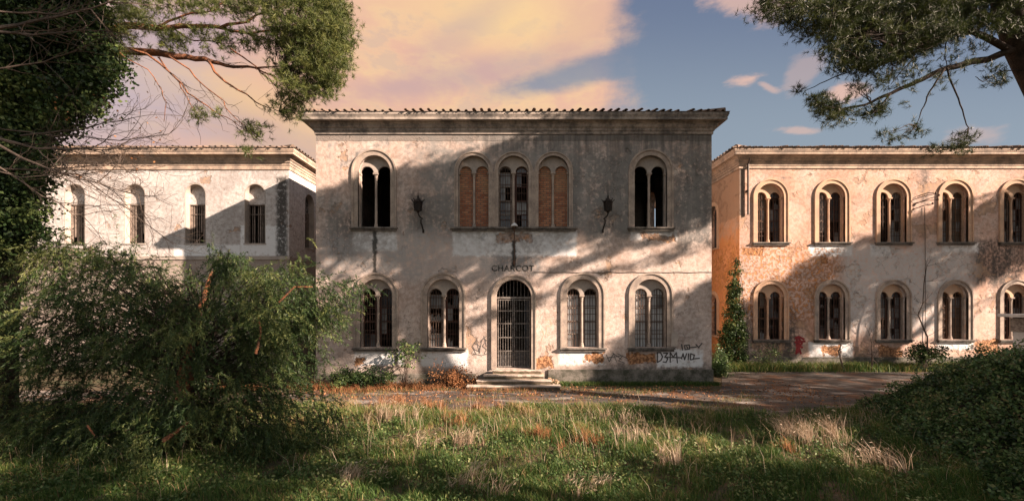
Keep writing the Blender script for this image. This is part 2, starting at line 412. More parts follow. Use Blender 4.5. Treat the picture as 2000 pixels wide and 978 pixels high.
def brickmat():
    m, t = newmat('infill_brick')
    p = t.nd('NewGeometry').outputs['Position']
    s = t.nd('SeparateXYZ', None, Vector=t.v('ADD', p, t.v('SCALE', t.v('SUBTRACT', t.noise(p, 4, 3, .6, color=True), (.5, .5, .5)), .03)))
    v = t.nd('CombineXYZ', None, X=s.outputs[0], Y=s.outputs[2], Z=0)
    b = t.nd('TexBrick', {'offset': .5}, Vector=v.outputs[0], Scale=1.0, Mortar_Size=.016, Brick_Width=.27, Row_Height=.092, Bias=-.1,
             Color1=(.30, .10, .05), Color2=(.50, .23, .12), Mortar=(.13, .11, .09))
    n = t.noise(p, 7, 6, .7); n2 = t.noise(p, 1.2, 4, .6)
    c = t.mix(t.m('MULTIPLY', t.step(n, .5, .75), .7), b.outputs[0], (.17, .10, .06))
    c = t.mix(t.step(t.m('ADD', n2, t.m('MULTIPLY', t.m('SUBTRACT', s.outputs[2], 7.9), .12)), .45, .7), c, t.mix(.35, c, (.34, .25, .15)))
    finish(t, c, .92, t.m('SUBTRACT', t.m('MULTIPLY', n, .5), b.outputs[1]), .7, .02)
    return m
M['brick'] = brickmat()
def dirtyglass(name, c1, c2, rough=.35):
    m, t = newmat(name)
    p = t.nd('NewGeometry').outputs['Position']
    n = t.noise(t.scl(p, (9, 9, .8)), 1, 6, .7); n2 = t.noise(p, 1.8, 5, .6)
    c = t.mix(t.step(t.m('ADD', t.m('MULTIPLY', n, .6), t.m('MULTIPLY', n2, .4)), .38, .62), c1, c2)
    finish(t, c, rough, n, .15, .01, spec=.5)
    return m
M['pane'] = dirtyglass('dusty_ribbed_pane', (.30, .31, .315), (.50, .51, .50))
M['pane_mid'] = dirtyglass('dirty_grey_pane', (.09, .092, .095), (.21, .21, .205), .3)
M['pane_dark'] = dirtyglass('dark_dirty_pane', (.022, .024, .028), (.075, .078, .085), .18)
M['pane_brown'] = dirtyglass('brown_dirty_pane', (.055, .045, .03), (.13, .10, .07), .4)

# ------------------------------------------------------------------ window parts
def arch(c, zs, zsp, r, n=20):
    """open polyline: up the left jamb, over the arch, down the right jamb"""
    pts = [(c-r, zs)]
    pts += [(c-r*math.cos(math.pi*i/n), zsp+r*math.sin(math.pi*i/n)) for i in range(n+1)]
    pts.append((c+r, zs))
    return pts
WR = random.Random(19)
def biforate(bld, T, c, zs, zsp, ri, ro, fill, depth=.2, stone='stone', tymp='tymp', bars='iron', sill=True, label=None, nb=4, surround=True):
    """two-light round-arched window. fill: per light a kind: open, brick, pane, pane_mid, pane_dark, pane_brown, slats"""
    b = MB(T)
    if surround:
        rm = ri+(ro-ri)*.72
        b.ringpath(arch(c, zs, zsp, ri), arch(c, zs, zsp, rm), -.035, .10)
        b.ringpath(arch(c, zs, zsp, rm+.002), arch(c, zs, zsp, ro), -.075, .02)
    else: b.ringpath(arch(c, zs, zsp, ri), arch(c, zs, zsp, ri+.04), -.02, .1)
    fr = b.build('window', M[stone], bld, smooth=False)
    if label: fr['label'] = label
    # tympanum with the two small arches cut out of it
    cl = .085; g = .03; rl = (ri-g-cl)/2; lc = cl+rl; n = 14
    pts = [(c-ri*math.cos(math.pi*i/24), zsp+ri*math.sin(math.pi*i/24)) for i in range(25)]
    pts += [(c+lc+rl*math.cos(math.pi*i/n), zsp+rl*math.sin(math.pi*i/n)) for i in range(n+1)]
    pts += [(c-lc+rl*math.cos(math.pi*i/n), zsp+rl*math.sin(math.pi*i/n)) for i in range(n+1)]
    ty = MB(T); ty.prism(pts, [], depth, depth+.09); ty.build('tympanum', M[tymp], fr)
    # middle colonnette and capitals
    cm = MB(T)
    d = depth+.05
    cm.lathe(c, d, [(.10, zs), (.10, zs+.06), (.075, zs+.10), (.085, zs+.14), (.058, zs+.18), (.052, zsp-.26), (.062, zsp-.24), (.062, zsp-.21), (.055, zsp-.2), (.085, zsp-.07)])
    cm.box(c-.105, c+.105, d-.105, d+.07, zsp-.07, zsp+.003)
    cm.build('colonnette', M[stone], fr, smooth=False)
    for sgn in (-1, 1):
        j = MB(T); uu = c+sgn*(ri-.03)
        j.box(min(uu, uu+sgn*.028), max(uu, uu+sgn*.028), depth-.01, depth+.12, zs, zsp-.09)
        j.box(min(uu-sgn*.03, uu+sgn*.028), max(uu-sgn*.03, uu+sgn*.028), depth-.06, depth+.12, zsp-.09, zsp-.002)
        j.build('jamb', M[stone], fr)
    if sill:
        s = MB(T); s.box(c-ro-.05, c+ro+.05, -.16, depth+.1, zs-.07, zs-.002); s.box(c-ro-.01, c+ro+.01, -.10, 0, zs-.16, zs-.072)
        s.build('sill', M['stone_dark'], fr, bevel=.008)
    for i, sgn in enumerate((-1, 1)):
        f = fill[i]; x0 = c+sgn*lc-rl; x1 = c+sgn*lc+rl; lcx = c+sgn*lc
        if f == 'brick':
            k = MB(T); k.prism(arch(lcx, zs, zsp, rl+.03), [], depth+.11, depth+.25); k.build('brick_infill', M['brick'], fr); continue
        if f == 'open': continue
        if f.startswith('pane'):
            # wooden sash with glazing
            k = MB(T); k2 = MB(T); alt = {'pane': 'pane_mid', 'pane_mid': 'pane_dark', 'pane_dark': 'pane_mid', 'pane_brown': 'pane_mid'}[f]
            miss = {'pane': .0, 'pane_mid': .2, 'pane_dark': .35, 'pane_brown': .12}[f]
            for q in range(4):
                za = zs+(zsp-zs)*q/4+.012; zb = zs+(zsp-zs)*(q+1)/4-.012
                for (ua, ub) in ((lcx-rl, lcx-.006), (lcx+.006, lcx+rl)):
                    r_ = WR.random()
                    if r_ < miss: continue
                    tgt = k2 if r_ < miss+(.05 if f == 'pane' else .22) else k
                    if f != 'pane' and WR.random() < .15:   # broken: a jagged remainder
                        zm = za+(zb-za)*WR.uniform(.2, .7); tgt.prism([(ua, za), (ub, za), (ub, zm), ((ua+ub)/2+.03, zm-.1), ((ua+ub)/2-.02, zm+.08), (ua, zm-.05)], [], depth+.15, depth+.156)
                    else: tgt.box(ua, ub, depth+.15+WR.uniform(0, .006), depth+.158, za, zb)
            if WR.random() > .25: k.prism([(lcx-rl, zsp+.012)]+[(lcx-rl*math.cos(math.pi*i_/10), zsp+.012+rl*math.sin(math.pi*i_/10)) for i_ in range(11)], [], depth+.15, depth+.156)
            if k.V: k.build('pane', M[f], fr)
            if k2.V: k2.build('odd_pane', M[alt], fr)
            k = MB(T)
            k.ringpath(arch(lcx, zs, zsp, rl-.045), arch(lcx, zs, zsp, rl+.025), depth+.115, depth+.148)
            for q in (.25, .5, .75, 1.0): k.box(lcx-rl+.045, lcx+rl-.045, depth+.117, depth+.147, zs+(zsp-zs)*q-.018, zs+(zsp-zs)*q+.018)
            k.box(lcx-.012, lcx+.012, depth+.118, depth+.146, zs+.02, zsp+rl-.05)
            k.build('sash', M[{'pane_dark': 'wood_red', 'pane_brown': 'wood_brown'}.get(f, 'wood')], fr)
        if f == 'half':
            k = MB(T); k.box(lcx-rl, lcx+rl*.1, depth+.2, depth+.24, zs, zsp); k.build('shutter', M['wood'], fr)
    if bars:
        k = MB(T)
        for i, sgn in enumerate((-1, 1)):
            if fill[i] in ('brick', 'open'): continue
            lcx = c+sgn*lc
            for q in range(nb):
                x = lcx-rl+(q+.5)*2*rl/nb
                top = zsp+math.sqrt(max(rl**2-(x-lcx)**2, 0))
                k.box(x-.009, x+.009, depth+.07, depth+.085, zs, top)
            for q in range(1, 7):
                zq = zs+(zsp-zs)*q/6.3; k.box(lcx-rl, lcx+rl, depth+.086, depth+.094, zq-.013, zq+.013)
        if k.V: k.build('grille', M[bars], fr)
    return fr
def arched(bld, T, c, zs, zsp, r, ztop, label=None, depth=.34, slats=True, rng=random.Random(3)):
    """round-headed niche: blank lunette above a slatted rectangular opening"""
    b = MB(T)
    b.ringpath(arch(c, zs, zsp, r-.04), arch(c, zs, zsp, r+.002), .004, depth+.1)
    fr = b.build('window', M['tymp'], bld)
    if label: fr['label'] = label
    l = MB(T); n = 20
    l.prism([(c-r, ztop)]+[(c-r*math.cos(math.pi*i/n), zsp+r*math.sin(math.pi*i/n)) for i in range(n+1)]+[(c+r, ztop)], [], depth, depth+.1)
    l.build('lunette', M['left'], fr)
    k = MB(T)
    k.box(c-r+.03, c+r-.03, depth-.05, depth+.05, ztop-.05, ztop); k.box(c-r+.04, c-r+.09, depth-.04, depth+.05, zs, ztop-.05); k.box(c+r-.09, c+r-.04, depth-.04, depth+.05, zs, ztop-.05)
    k.box(c-r+.09, c+r-.09, depth-.03, depth+.03, zs+(ztop-zs)*.74, zs+(ztop-zs)*.74+.04)
    k.build('window_frame', M['wood'], fr)
    k = MB(T)
    x = c-r+.11
    while x < c+r-.12:
        wd = rng.choice((.03, .05, .07, .035)); 
        z0 = zs+(rng.random() < .25)*(ztop-zs)*rng.uniform(.1, .5)
        if rng.random() < .9: k.box(x, x+wd, depth+.0, depth+.02, z0, ztop-.06)
        x += wd+rng.uniform(.03, .09)
    k.build('slats', M['wood'], fr)
    s = MB(T); s.box(c-r-.03, c+r+.03, -.03, depth+.05, zs-.07, zs-.002); s.build('sill', M['tymp'], fr)
    return fr

def hipcornice(bld, x0, x1, y0, y1, prof, mat, name='cornice'):
    V = []; Fc = []
    for (e, z) in prof: V += [(x0-e, y0-e, z), (x1+e, y0-e, z), (x1+e, y1+e, z), (x0-e, y1+e, z)]
    for i in range(len(prof)-1):
        for k in range(4):
            k2 = (k+1) % 4; Fc.append((i*4+k, i*4+k2, i*4+4+k2, i*4+4+k))
    b = MB(); b.add(V, Fc); return b.build(name, mat, bld)
def tiledroof(bld, x0, x1, y0, y1, z, e, slope, rng, front=True, side=None, sp=.31):
    """hip roof: slab plus rows of barrel tiles running up the visible slopes"""
    X0, X1, Y0, Y1 = x0-e, x1+e, y0-e, y1+e
    hd = (Y1-Y0)/2; rise = hd*slope
    b = MB()
    b.add([(X0, Y0, z), (X1, Y0, z), (X1, Y1, z), (X0, Y1, z), (X0+hd, Y0+hd, z+rise), (X1-hd, Y0+hd, z+rise)], [(0, 1, 5, 4), (1, 2, 5), (2, 3, 4, 5), (3, 0, 4), (3, 2, 1, 0)])
    r = b.build('roof', M['tile'], bld)
    b = MB(); x = X0+.1
    while x < X1-.05:
        L = min(x-X0, X1-x, hd)
        L = min(L, 6.5)
        jit = rng.uniform(-.05, .06); rr = rng.uniform(.066, .08); zj = rng.uniform(-.012, .018)
        if L > .12 and rng.random() > .06:
            nseg = 6; vs = []; fs = []
            ys = [(-.07+jit, 0), (L, L*slope)]
            for (yy, zz) in ys:
                for k in range(nseg+1):
                    a = math.pi*k/nseg
                    vs.append((x+rr*math.cos(a), Y0+yy, z+zj+.01+zz+rr*.9*math.sin(a)))
            for (yy, zz) in ys:
                for k in range(nseg+1):
                    a = math.pi*k/nseg
                    vs.append((x+rr*.8*math.cos(a), Y0+yy, z+zj+.01+zz+rr*.72*math.sin(a)-.005))
            m = nseg+1
            for k in range(nseg):
                fs += [(k, k+1, m+k+1, m+k), (2*m+k, 3*m+k, 3*m+k+1, 2*m+k+1), (k, 2*m+k, 2*m+k+1, k+1)]
            b.add(vs, fs)
        x += sp+rng.uniform(-.015, .015)
    b.build('roof_tiles', M['tile'], r)
    # visible side slope
    if side:
        b = MB(); y = Y0+.15; sx = X0 if side < 0 else X1
        while y < Y1-.1:
            L = min(y-Y0, Y1-y, hd, 3.0); rr = .095
            if L > .12:
                vs = []; fs = []
                for (q, zz) in ((-.07, 0), (L, L*slope)):
                    for k in range(7):
                        a = math.pi*k/6; vs.append((sx+(q if side < 0 else -q), y+rr*math.cos(a), z+.01+zz+rr*math.sin(a)))
                for k in range(6): fs.append((k, k+1, 7+k+1, 7+k))
                b.add(vs, fs)
            y += sp
        b.build('side_roof_tiles', M['tile'], r)
    # ragged ridge-line moss and mortar lumps on the hips
    for (cx, s) in ((X0, 1), (X1, -1)):
        b = MB(); b.tube([(cx+s*q*hd, Y0+q*hd, z+.05+q*rise) for q in np.linspace(0.02, 1, 8)], .12, 7); b.build('hip_tile_row', M['tile'], r)
    return r

def wall_cells(T, x0, x1, z1, holes, cuts, d0, d1):
    b = MB(T); cu = [x0]+cuts+[x1]
    for a, c in zip(cu[:-1], cu[1:]):
        hs = [h for h in holes if a < (h[0][0]+h[-1][0])/2 < c]
        b.prism([(a, 0), (c, 0), (c, z1), (a, z1)], hs, d0, d1)
    return b
FT = lambda Y0: (lambda u, d, z: (u, Y0+d, z))
US, USP, LS, LSP = EYE+3.06, EYE+5.42, EYE-2.03, EYE+.20
rng = random.Random(11)
# ------------------------------------------------------------------ main block
D = 17.8; X0, X1 = SX(617), SX(1390); YB = 33.0; ZT = EYE+7.2
main = thing('asylum_main_block', (0, D, 0), 'tall grey plastered central block with arched door and wall lettering', 'building')
T = FT(D)
low = [735, 866, 1138, 1271]; up = [(731, .69, .95), (925, .645, .81), (1003, .645, .81), (1081, .645, .81), (1271, .69, .95)]
holes = []
for c in low: holes.append(arch(SX(c), LS, LSP, .675))
for c, ri, ro in up: holes.append(arch(SX(c), US, USP-(.0 if ri > .66 else -.03), ri))
DZ = .62; DSP = SZ(580); DR = .74
holes.append(arch(SX(1003.5), DZ, DSP, DR))
b = MB(T); b.prism([(X0, 0), (X1, 0), (X1, ZT), (X0, ZT)], holes, 0, .5); b.build('front_wall', M['main'], main)
# right side wall has an upper window; left side wall plain
TR = lambda u, d, z: (X1-d, u, z)
b = MB(TR); b.prism([(D+.5, 0), (YB, 0), (YB, ZT), (D+.5, ZT)], [arch(24.2, US+.0, USP, .75)], 0, .45); b.build('side_wall', M['main'], main)
b = MB(); b.box(X0, X0+.45, D+.5, YB, 0, ZT); b.build('side_wall', M['main'], main)
b = MB(); b.box(X0+.45, X1-.45, YB-.45, YB, 0, ZT); b.build('back_wall', M['main'], main)
b = MB(); b.box(X0+.45, X1-.45, D+.5, YB-.45, EYE+1.9, EYE+2.2); b.box(X0+.45, X1-.45, D+.5, YB-.45, EYE+6.95, EYE+7.15)
b.box(X0+.45, X1-.45, D+.5, YB-.45, .3, .55)
b.build('floor_slabs', M['dark'], main)
b = MB()
b.box(X0+.46, X1-.46, D+7.4, D+7.6, .56, EYE+1.9); b.box(X0+.46, X1-.46, D+7.4, D+7.6, EYE+2.2, EYE+6.95)
for px in (830, 1180): b.box(SX(px)-.1, SX(px)+.1, D+.5, D+7.39, EYE+2.2, EYE+6.95)
for px in (940, 1068): b.box(SX(px)-.1, SX(px)+.1, D+.5, D+7.39, .56, EYE+1.9)
b.build('inner_walls', M['dark'], main)
pr = [(.002, EYE+7.0), (.05, EYE+7.0), (.05, EYE+7.1), (.09, EYE+7.13), (.09, EYE+7.22), (.15, EYE+7.27), (.18, EYE+7.38), (.24, EYE+7.42), (.24, EYE+7.45),
      (.45, EYE+7.45), (.45, EYE+7.56), (.475, EYE+7.58), (.475, EYE+7.62), (.50, EYE+7.64), (.50, EYE+7.74), (.2, EYE+7.745)]
hipcornice(main, X0, X1, D, YB, pr, M['cornice'])
tiledroof(main, X0, X1, D, YB, EYE+7.75, .53, .30, rng)
fills = [('pane_dark', 'pane_dark'), ('pane_mid', 'pane_dark'), ('pane', 'pane'), ('pane', 'pane')]
for c, f in zip(low, fills):
    biforate(main, T, SX(c), LS, LSP, .675, .945, f, label='ground floor window with pale ribbed panes' if f[0] == 'pane' else None, nb=5)
ufill = [('open', 'open'), ('brick', 'brick'), ('pane_mid', 'pane_dark'), ('brick', 'brick'), ('open', 'open')]
for (c, ri, ro), f in zip(up, ufill):
    big = ri > .66
    biforate(main, T, SX(c), US, USP-(0 if big else -.03), ri, ro, f, label={'brick': 'upper window bricked up behind its colonnette', 'open': 'empty upper window without glass'}.get(f[0]), sill=big, nb=5)
b = MB(T); b.box(SX(880), SX(1127), -.17, .25, US-.08, US-.002); b.box(SX(883), SX(1124), -.10, 0, US-.17, US-.082); b.build('long_sill', M['stone_dark'], main, bevel=.008)
for a, q in ((SX(925)+.812, SX(1003)-.812), (SX(1003)+.812, SX(1081)-.812)):
    b = MB(T); b.box(a, max(q, a+.03), -.05, -.001, US, USP); b.build('pilaster', M['stone'], main)
# doorway
b = MB(T); dc = SX(1003.5)
b.ringpath(arch(dc, DZ, DSP, DR), arch(dc, DZ, DSP, DR+.15), -.05, .12); b.ringpath(arch(dc, DZ, DSP, DR+.152), arch(dc, DZ, DSP, DR+.21), -.09, .02)
ds = b.build('door_surround', M['stone'], main)
b = MB(T)
dd = .34
for q in range(9):
    x = dc-DR+.12+q*(2*DR-.24)/8; top = DSP+math.sqrt(max(DR**2-(x-dc)**2, 0))-.01
    b.box(x-.009, x+.009, dd, dd+.02, DSP+.04, top)
b.build('fanlight_grille', M['iron_pale'], ds)
b = MB(T); b.box(dc-DR, dc+DR, dd-.02, dd+.05, DSP-.06, DSP+.02); b.build('transom', M['iron_pale'], ds)
for sgn in (-1, 1):
    b = MB(T)
    xa, xb = (dc-DR+.05, dc-.02) if sgn < 0 else (dc+.02, dc+DR-.05)
    b.box(xa, xa+.035, dd, dd+.04, DZ+.02, DSP-.07); b.box(xb-.035, xb, dd, dd+.04, DZ+.02, DSP-.07)
    for zz in (DZ+.05, DZ+.72, DZ+1.3, DZ+1.9, DZ+2.45, DSP-.12): b.box(xa+.036, xb-.036, dd+.003, dd+.037, zz-.015, zz+.015)
    for q in range(1, 6):
        x = xa+(xb-xa)*q/6; b.box(x-.008, x+.008, dd+.012, dd+.028, DZ+.06, DSP-.08)
    for q in range(1, 12):
        zz = DZ+.06+q*.055; b.box(xa+.036, xb-.036, dd+.029, dd+.034, zz-.005, zz+.005)
    b.build('gate_leaf', M['iron_pale'], ds)
b = MB(T); b.box(dc-.06, dc+DR-.06, dd+.1, dd+.13, DZ+.01, DZ+.68); b.box(dc+DR-.28, dc+DR-.02, dd+.1, dd+.13, DZ+.681, DSP-.1); b.box(dc-DR+.05, dc-.07, dd+.12, dd+.14, DZ+.01, DZ+.55)
b.build('door_sheet', M['doorleaf'], ds)
# plinth at the foot of the right part and left part of the front
b = MB(T)
b.box(SX(1070), X1+.05, -.07, -.001, 0, .60); b.box(X0-.05, SX(930), -.05, -.001, 0, .42)
b.build('plinth', M['plinth'], main, bevel=.02)
# damaged little pier at the right window
b = MB(T); b.box(SX(1309), SX(1322), -.13, -.08, SZ(676), SZ(649)); b.build('meter_box', M['tymp'], main, bevel=.01)
# lettering
def text_mesh(s, size, extrude):
    cu = bpy.data.curves.new('lettering', 'FONT'); cu.body = s; cu.size = size; cu.extrude = extrude; cu.align_x = 'CENTER'; cu.space_character = 1.12
    cu.offset = .012
    o = bpy.data.objects.new('lettering_curve', cu); COL.objects.link(o)
    bpy.context.view_layer.update()
    me = bpy.data.meshes.new_from_object(o.evaluated_get(bpy.context.evaluated_depsgraph_get()))
    bpy.data.objects.remove(o); return me
me = text_mesh('CHARCOT', .40, .004)
ml, t = newmat('faded_black_paint'); p = t.nd('NewGeometry').outputs['Position']; n = t.noise(p, 9, 6, .75)
finish(t, t.mix(t.step(n, .46, .60), (.028, .03, .03), (.22, .20, .18)), .9)
xs = [v.co.x for v in me.vertices]; wd = max(xs)-min(xs); k = (SX(1043)-SX(960))/wd
for v in me.vertices:
    x, y, z = v.co; v.co = (SX(1001.5)+(x-(max(xs)+min(xs))/2)*k, -.006+z*.5, SZ(529)+y*k*1.0)
o = link('lettering', me, ml, main)
# graffiti strokes on the wall
def strokes(lines, T, wd, name, mat, parent, d=-.004):
    """flat painted strokes: each a polyline in (u,z)"""
    b = MB(T)
    for ln in lines:
        for (a, c) in zip(ln[:-1], ln[1:]):
            dx, dz = c[0]-a[0], c[1]-a[1]; L = math.hypot(dx, dz) or 1; nx, nz = -dz/L*wd/2, dx/L*wd/2
            ex, ez = dx/L*wd*.3, dz/L*wd*.3
            b.add([(a[0]-ex+nx, d, a[1]-ez+nz), (a[0]-ex-nx, d, a[1]-ez-nz), (c[0]+ex-nx, d, c[1]+ez-nz), (c[0]+ex+nx, d, c[1]+ez+nz)], [(0, 1, 2, 3)])
            d -= .00012
    return b.build(name, mat, parent)
def G(px, py): return (SX(px), SZ(py))
M['spray'] = simple('black_spray_paint', (.045, .043, .045), (.12, .11, .105), .8, 9, .05)
M['spray_red'] = simple('red_spray_paint', (.30, .03, .035), (.16, .02, .022), .7, 7, .05)
D3M = [[G(1284, 688), G(1284, 707), G(1291, 703), G(1294, 696), G(1290, 688), G(1283, 688)],
       [G(1296, 689), G(1304, 689), G(1299, 696), G(1304, 700), G(1301, 707), G(1295, 706)], [G(1298, 697), G(1330, 698)],
       [G(1309, 707), G(1309, 688), G(1315, 697), G(1321, 688), G(1323, 708)],
       [G(1331, 700), G(1334, 690), G(1337, 702), G(1341, 690)], [G(1345, 690), G(1344, 702)], [G(1348, 702), G(1349, 690), G(1356, 693), G(1354, 701), G(1349, 702)], [G(1356, 700), G(1366, 699)],
       [G(1331, 672), G(1333, 683)], [G(1337, 674), G(1346, 673), G(1347, 681), G(1338, 682), G(1337, 674)], [G(1341, 676), G(1343, 679)], [G(1349, 678), G(1360, 677)], [G(1359, 672), G(1364, 678), G(1371, 670)]]
strokes(D3M, T, .055, 'graffiti', M['spray'], main)
g2 = [[G(924, 680), G(934, 686), G(938, 676), G(926, 670), G(930, 664)], [G(930, 660), G(936, 690), G(941, 664), G(950, 656)], [G(938, 668), G(944, 660), G(950, 664), G(942, 676), G(950, 682), G(946, 690)],
      [G(924, 690), G(940, 694), G(952, 690)], [G(945, 656), G(950, 676)], [G(928, 668), G(922, 676), G(930, 692)]]
strokes(g2, T, .028, 'graffiti', M['spray'], main)
g3 = [[G(1184, 692), G(1190, 706), G(1198, 690), G(1204, 706)], [G(1188, 698), G(1216, 694), G(1208, 704), G(1220, 708)], [G(1196, 688), G(1214, 702)], [G(1206, 690), G(1226, 700)]]
strokes(g3, T, .03, 'graffiti', M['spray'], main)
for i, gg in enumerate([[[G(1064, 624), G(1078, 624)], [G(1066, 630), G(1076, 629), G(1077, 636), G(1066, 637)]], [[G(1058, 642), G(1062, 652), G(1058, 664)], [G(1068, 640), G(1066, 652), G(1074, 654)]], [[G(1150, 640), G(1152, 646)]]][:2]):
    strokes(gg, T, .025, 'graffiti', M['tympw'], main)
# cable
b = MB(T); b.tube([(SX(1043), -.02, SZ(531.5))]+[(SX(x), -.02, SZ(531.8+.5*math.sin(x))) for x in range(1060, 1390, 22)]+[(SX(1390), -.02, SZ(531.5))], .011, 5)
o = b.build('facade_cable', M['copper']); tag(o, 'thin dark cable strung level across the right half of the central block', 'cable')

# steps
st = thing('entrance_steps', (dc, D-.6, 0), 'four worn stone steps up to the arched door', 'steps')
for i, (a, q, dep) in enumerate([(961, 1058, .36), (944, 1062, .68), (930, 1078, .98), (911, 1096, 1.30)]):
    h = .155*(4-i); rr = random.Random(i); n = 14
    y1 = D-.10 if i == 0 else D-[.36, .68, .98][i-1]+.06
    x0, x1 = (a-CX)/F*(D-dep), (q-CX)/F*(D-dep)
    b = MB(); b.box(x0+.03, x1-.03, D-dep+.035, y1, 0, h-.052); sb = b.build('step', M['riser'], st)
    top = [(x0+(x1-x0)*k/n, D-dep+rr.uniform(-.015, .03), h+rr.uniform(-.012, .004)) for k in range(n+1)]
    V = []; Fc = []
    for (x, y, z) in top: V += [(x, y+.01, h-.05), (x, y, z-.015), (x, y+.02, z), (x, y1, z), (x, y1, h-.05)]
    for k in range(n):
        for m in range(5): Fc.append((5*k+m, 5*k+5+m, 5*k+5+(m+1) % 5, 5*k+(m+1) % 5))
    Fc += [(0, 1, 2, 3, 4), (5*n+4, 5*n+3, 5*n+2, 5*n+1, 5*n)]
    b = MB(); b.add(V, Fc); b.build('tread', M['step'], sb)

# lanterns
def lantern(px, py, label, bend):
    u, zc = SX(px), SZ(py)
    th = thing('wall_lantern', (u, D, zc), label, 'lantern', 'iron lanterns on the upper facade')
    y = D-.38
    b = MB()
    for k in range(6):
        a = k*math.pi/3; a2 = (k+1)*math.pi/3
        b.tube([(u+.14*math.cos(a), y+.14*math.sin(a), zc-.20), (u+.18*math.cos(a), y+.18*math.sin(a), zc+.16), (u+.27*math.cos(a), y+.27*math.sin(a), zc+.27)], .02, 5)
        for zz, rr in ((-.20, .14), (0, .16), (.16, .18)):
            b.tube([(u+rr*math.cos(a), y+rr*math.sin(a), zc+zz), (u+rr*math.cos(a2), y+rr*math.sin(a2), zc+zz)], .012, 4)
    b.build('lantern_frame', M['lantern'], th)
    b = MB(); b.lathe(u, y, [(.13, zc-.2), (.15, zc), (.168, zc+.15)], 6); b.build('lantern_panes', M['lantern'], th)
    b = MB(); b.lathe(u, y, [(.21, zc+.16), (.13, zc+.24), (.05, zc+.30), (.03, zc+.36), (.045, zc+.40), (.015, zc+.43), (.006, zc+.66)], 8); b.build('lantern_cap', M['lantern'], th)
    b = MB()
    b.lathe(u, y, [(.11, zc-.205), (.05, zc-.26), (.03, zc-.31)], 8)
    pts = [(u, y, zc-.3), (u+.03*bend, y, zc-.40), (u+.09*bend, y+.06, zc-.47), (u+.15*bend, y+.14, zc-.50), (u+.09*bend, y+.12, zc-.56), (u+.08*bend, y+.2, zc-.68), (u+.11*bend, y+.3, zc-.80), (u+.14*bend, D-.02, zc-.98)]
    b.tube(pts, [.028]*8, 6); b.box(u+.14*bend-.04, u+.14*bend+.04, D-.03, D, zc-1.06, zc-.92)
    b.build('bracket', M['lantern'], th)
lantern(820.5, 406, 'black iron lantern between the left upper window and the bricked one', 1)
lantern(1183.5, 406, 'black iron lantern left of the right upper window', -1)
# lamp over the door
th = thing('door_lamp', (SX(1004), D, SZ(470)), 'small white-capped lamp on a thin pole above the wall lettering', 'lamp')
u = SX(1004.5); b = MB(); b.tube([(u, D-.03, SZ(520)), (u, D-.06, SZ(480)), (u, D-.14, SZ(462)), (u, D-.26, SZ(452)), (u, D-.28, SZ(448))], .022, 7); b.box(u-.06, u+.06, D-.04, D, SZ(516), SZ(508)); b.build('pole', M['iron'], th)
b = MB(); b.lathe(u, D-.28, [(.155, SZ(444)), (.15, SZ(443)), (.10, SZ(440)), (.03, SZ(437.5))], 14); b.build('lamp_cap', M['white'], th)
b = MB(); b.lathe(u, D-.28, [(.03, SZ(449)), (.07, SZ(447)), (.08, SZ(444.2))], 10); b.build('bulb_holder', M['iron'], th)

# ------------------------------------------------------------------ wings
DW = 22.0
XR = 11.92
rw = thing('right_wing', (XR+8, DW, 0), 'pink and ochre plastered two-storey wing right of the central block', 'building')
T = FT(DW); XE = 36.0
cs = [1505, 1624.5, 1744.5, 1865, 1985]; cs += [1985+120.2*k for k in range(1, 4)]
holes = []
for c in cs: holes += [arch(WX(c), US-.06, USP-.03, .69), arch(WX(c), LS-.06, LSP-.07, .69)]
b = wall_cells(T, XR, XE, ZT, holes, [WX((a+c)/2) for a, c in zip(cs[:-1], cs[1:])], 0, .45); b.build('front_wall', M['right'], rw)
TS = lambda u, d, z: (XR+d, u, z)
b = MB(TS); b.prism([(DW+.45, 0), (34, 0), (34, ZT), (DW+.45, ZT)], [arch(24.85, US-.06, USP-.4, .5), arch(24.85, LS-.06, LSP-.4, .5)], 0, .4); b.build('side_wall', M['right'], rw)
b = MB(); b.box(XR+.4, XE, 33.6, 34, 0, ZT); b.build('back_wall', M['right'], rw)
b = MB(); b.box(XE-.4, XE, DW+.45, 33.6, 0, ZT); b.build('side_wall', M['right'], rw)
b = MB(); b.box(XR+.4, XE-.4, DW+.45, 33.6, EYE+1.9, EYE+2.2); b.box(XR+.4, XE-.4, DW+.45, 33.6, EYE+6.95, EYE+7.15); b.box(XR+.4, XE-.4, DW+.45, 33.6, .3, .5); b.build('floor_slabs', M['dark'], rw)
b = MB(); b.box(XR+.41, XE-.41, DW+5, DW+5.2, .51, EYE+1.9); b.box(XR+.41, XE-.41, DW+5, DW+5.2, EYE+2.2, EYE+6.95); b.build('inner_walls', M['dark'], rw)
pw = [(e, z+.02) for e, z in pr]
hipcornice(rw, XR, XE, DW, 34, [(.002, EYE+6.86), (.04, EYE+6.86), (.04, EYE+6.95)]+[(e, z) for e, z in pw if z > EYE+7.0], M['cornice_r'])
tiledroof(rw, XR, XE, DW, 34, EYE+7.77, .53, .30, rng, side=-1)
wfu = [('pane_brown', 'pane_dark'), ('pane_mid', 'pane_dark'), ('half', 'pane_mid'), ('pane_brown', 'pane_brown'), ('pane_mid', 'pane_dark')]
wfl = [('pane_brown', 'pane_dark'), ('pane_dark', 'pane_dark'), ('pane_dark', 'pane_dark'), ('pane_brown', 'pane_brown'), ('pane_dark', 'pane_dark')]
for i, c in enumerate(cs):
    biforate(rw, T, WX(c), US-.06, USP-.03, .69, .93, wfu[i % 5], depth=.2, stone='stone_warm', tymp='tympw', nb=4)
    biforate(rw, T, WX(c), LS-.06, LSP-.07, .69, .93, wfl[i % 5], depth=.2, stone='stone_warm' if i < 1 else 'stone', tymp='tympw', nb=4)
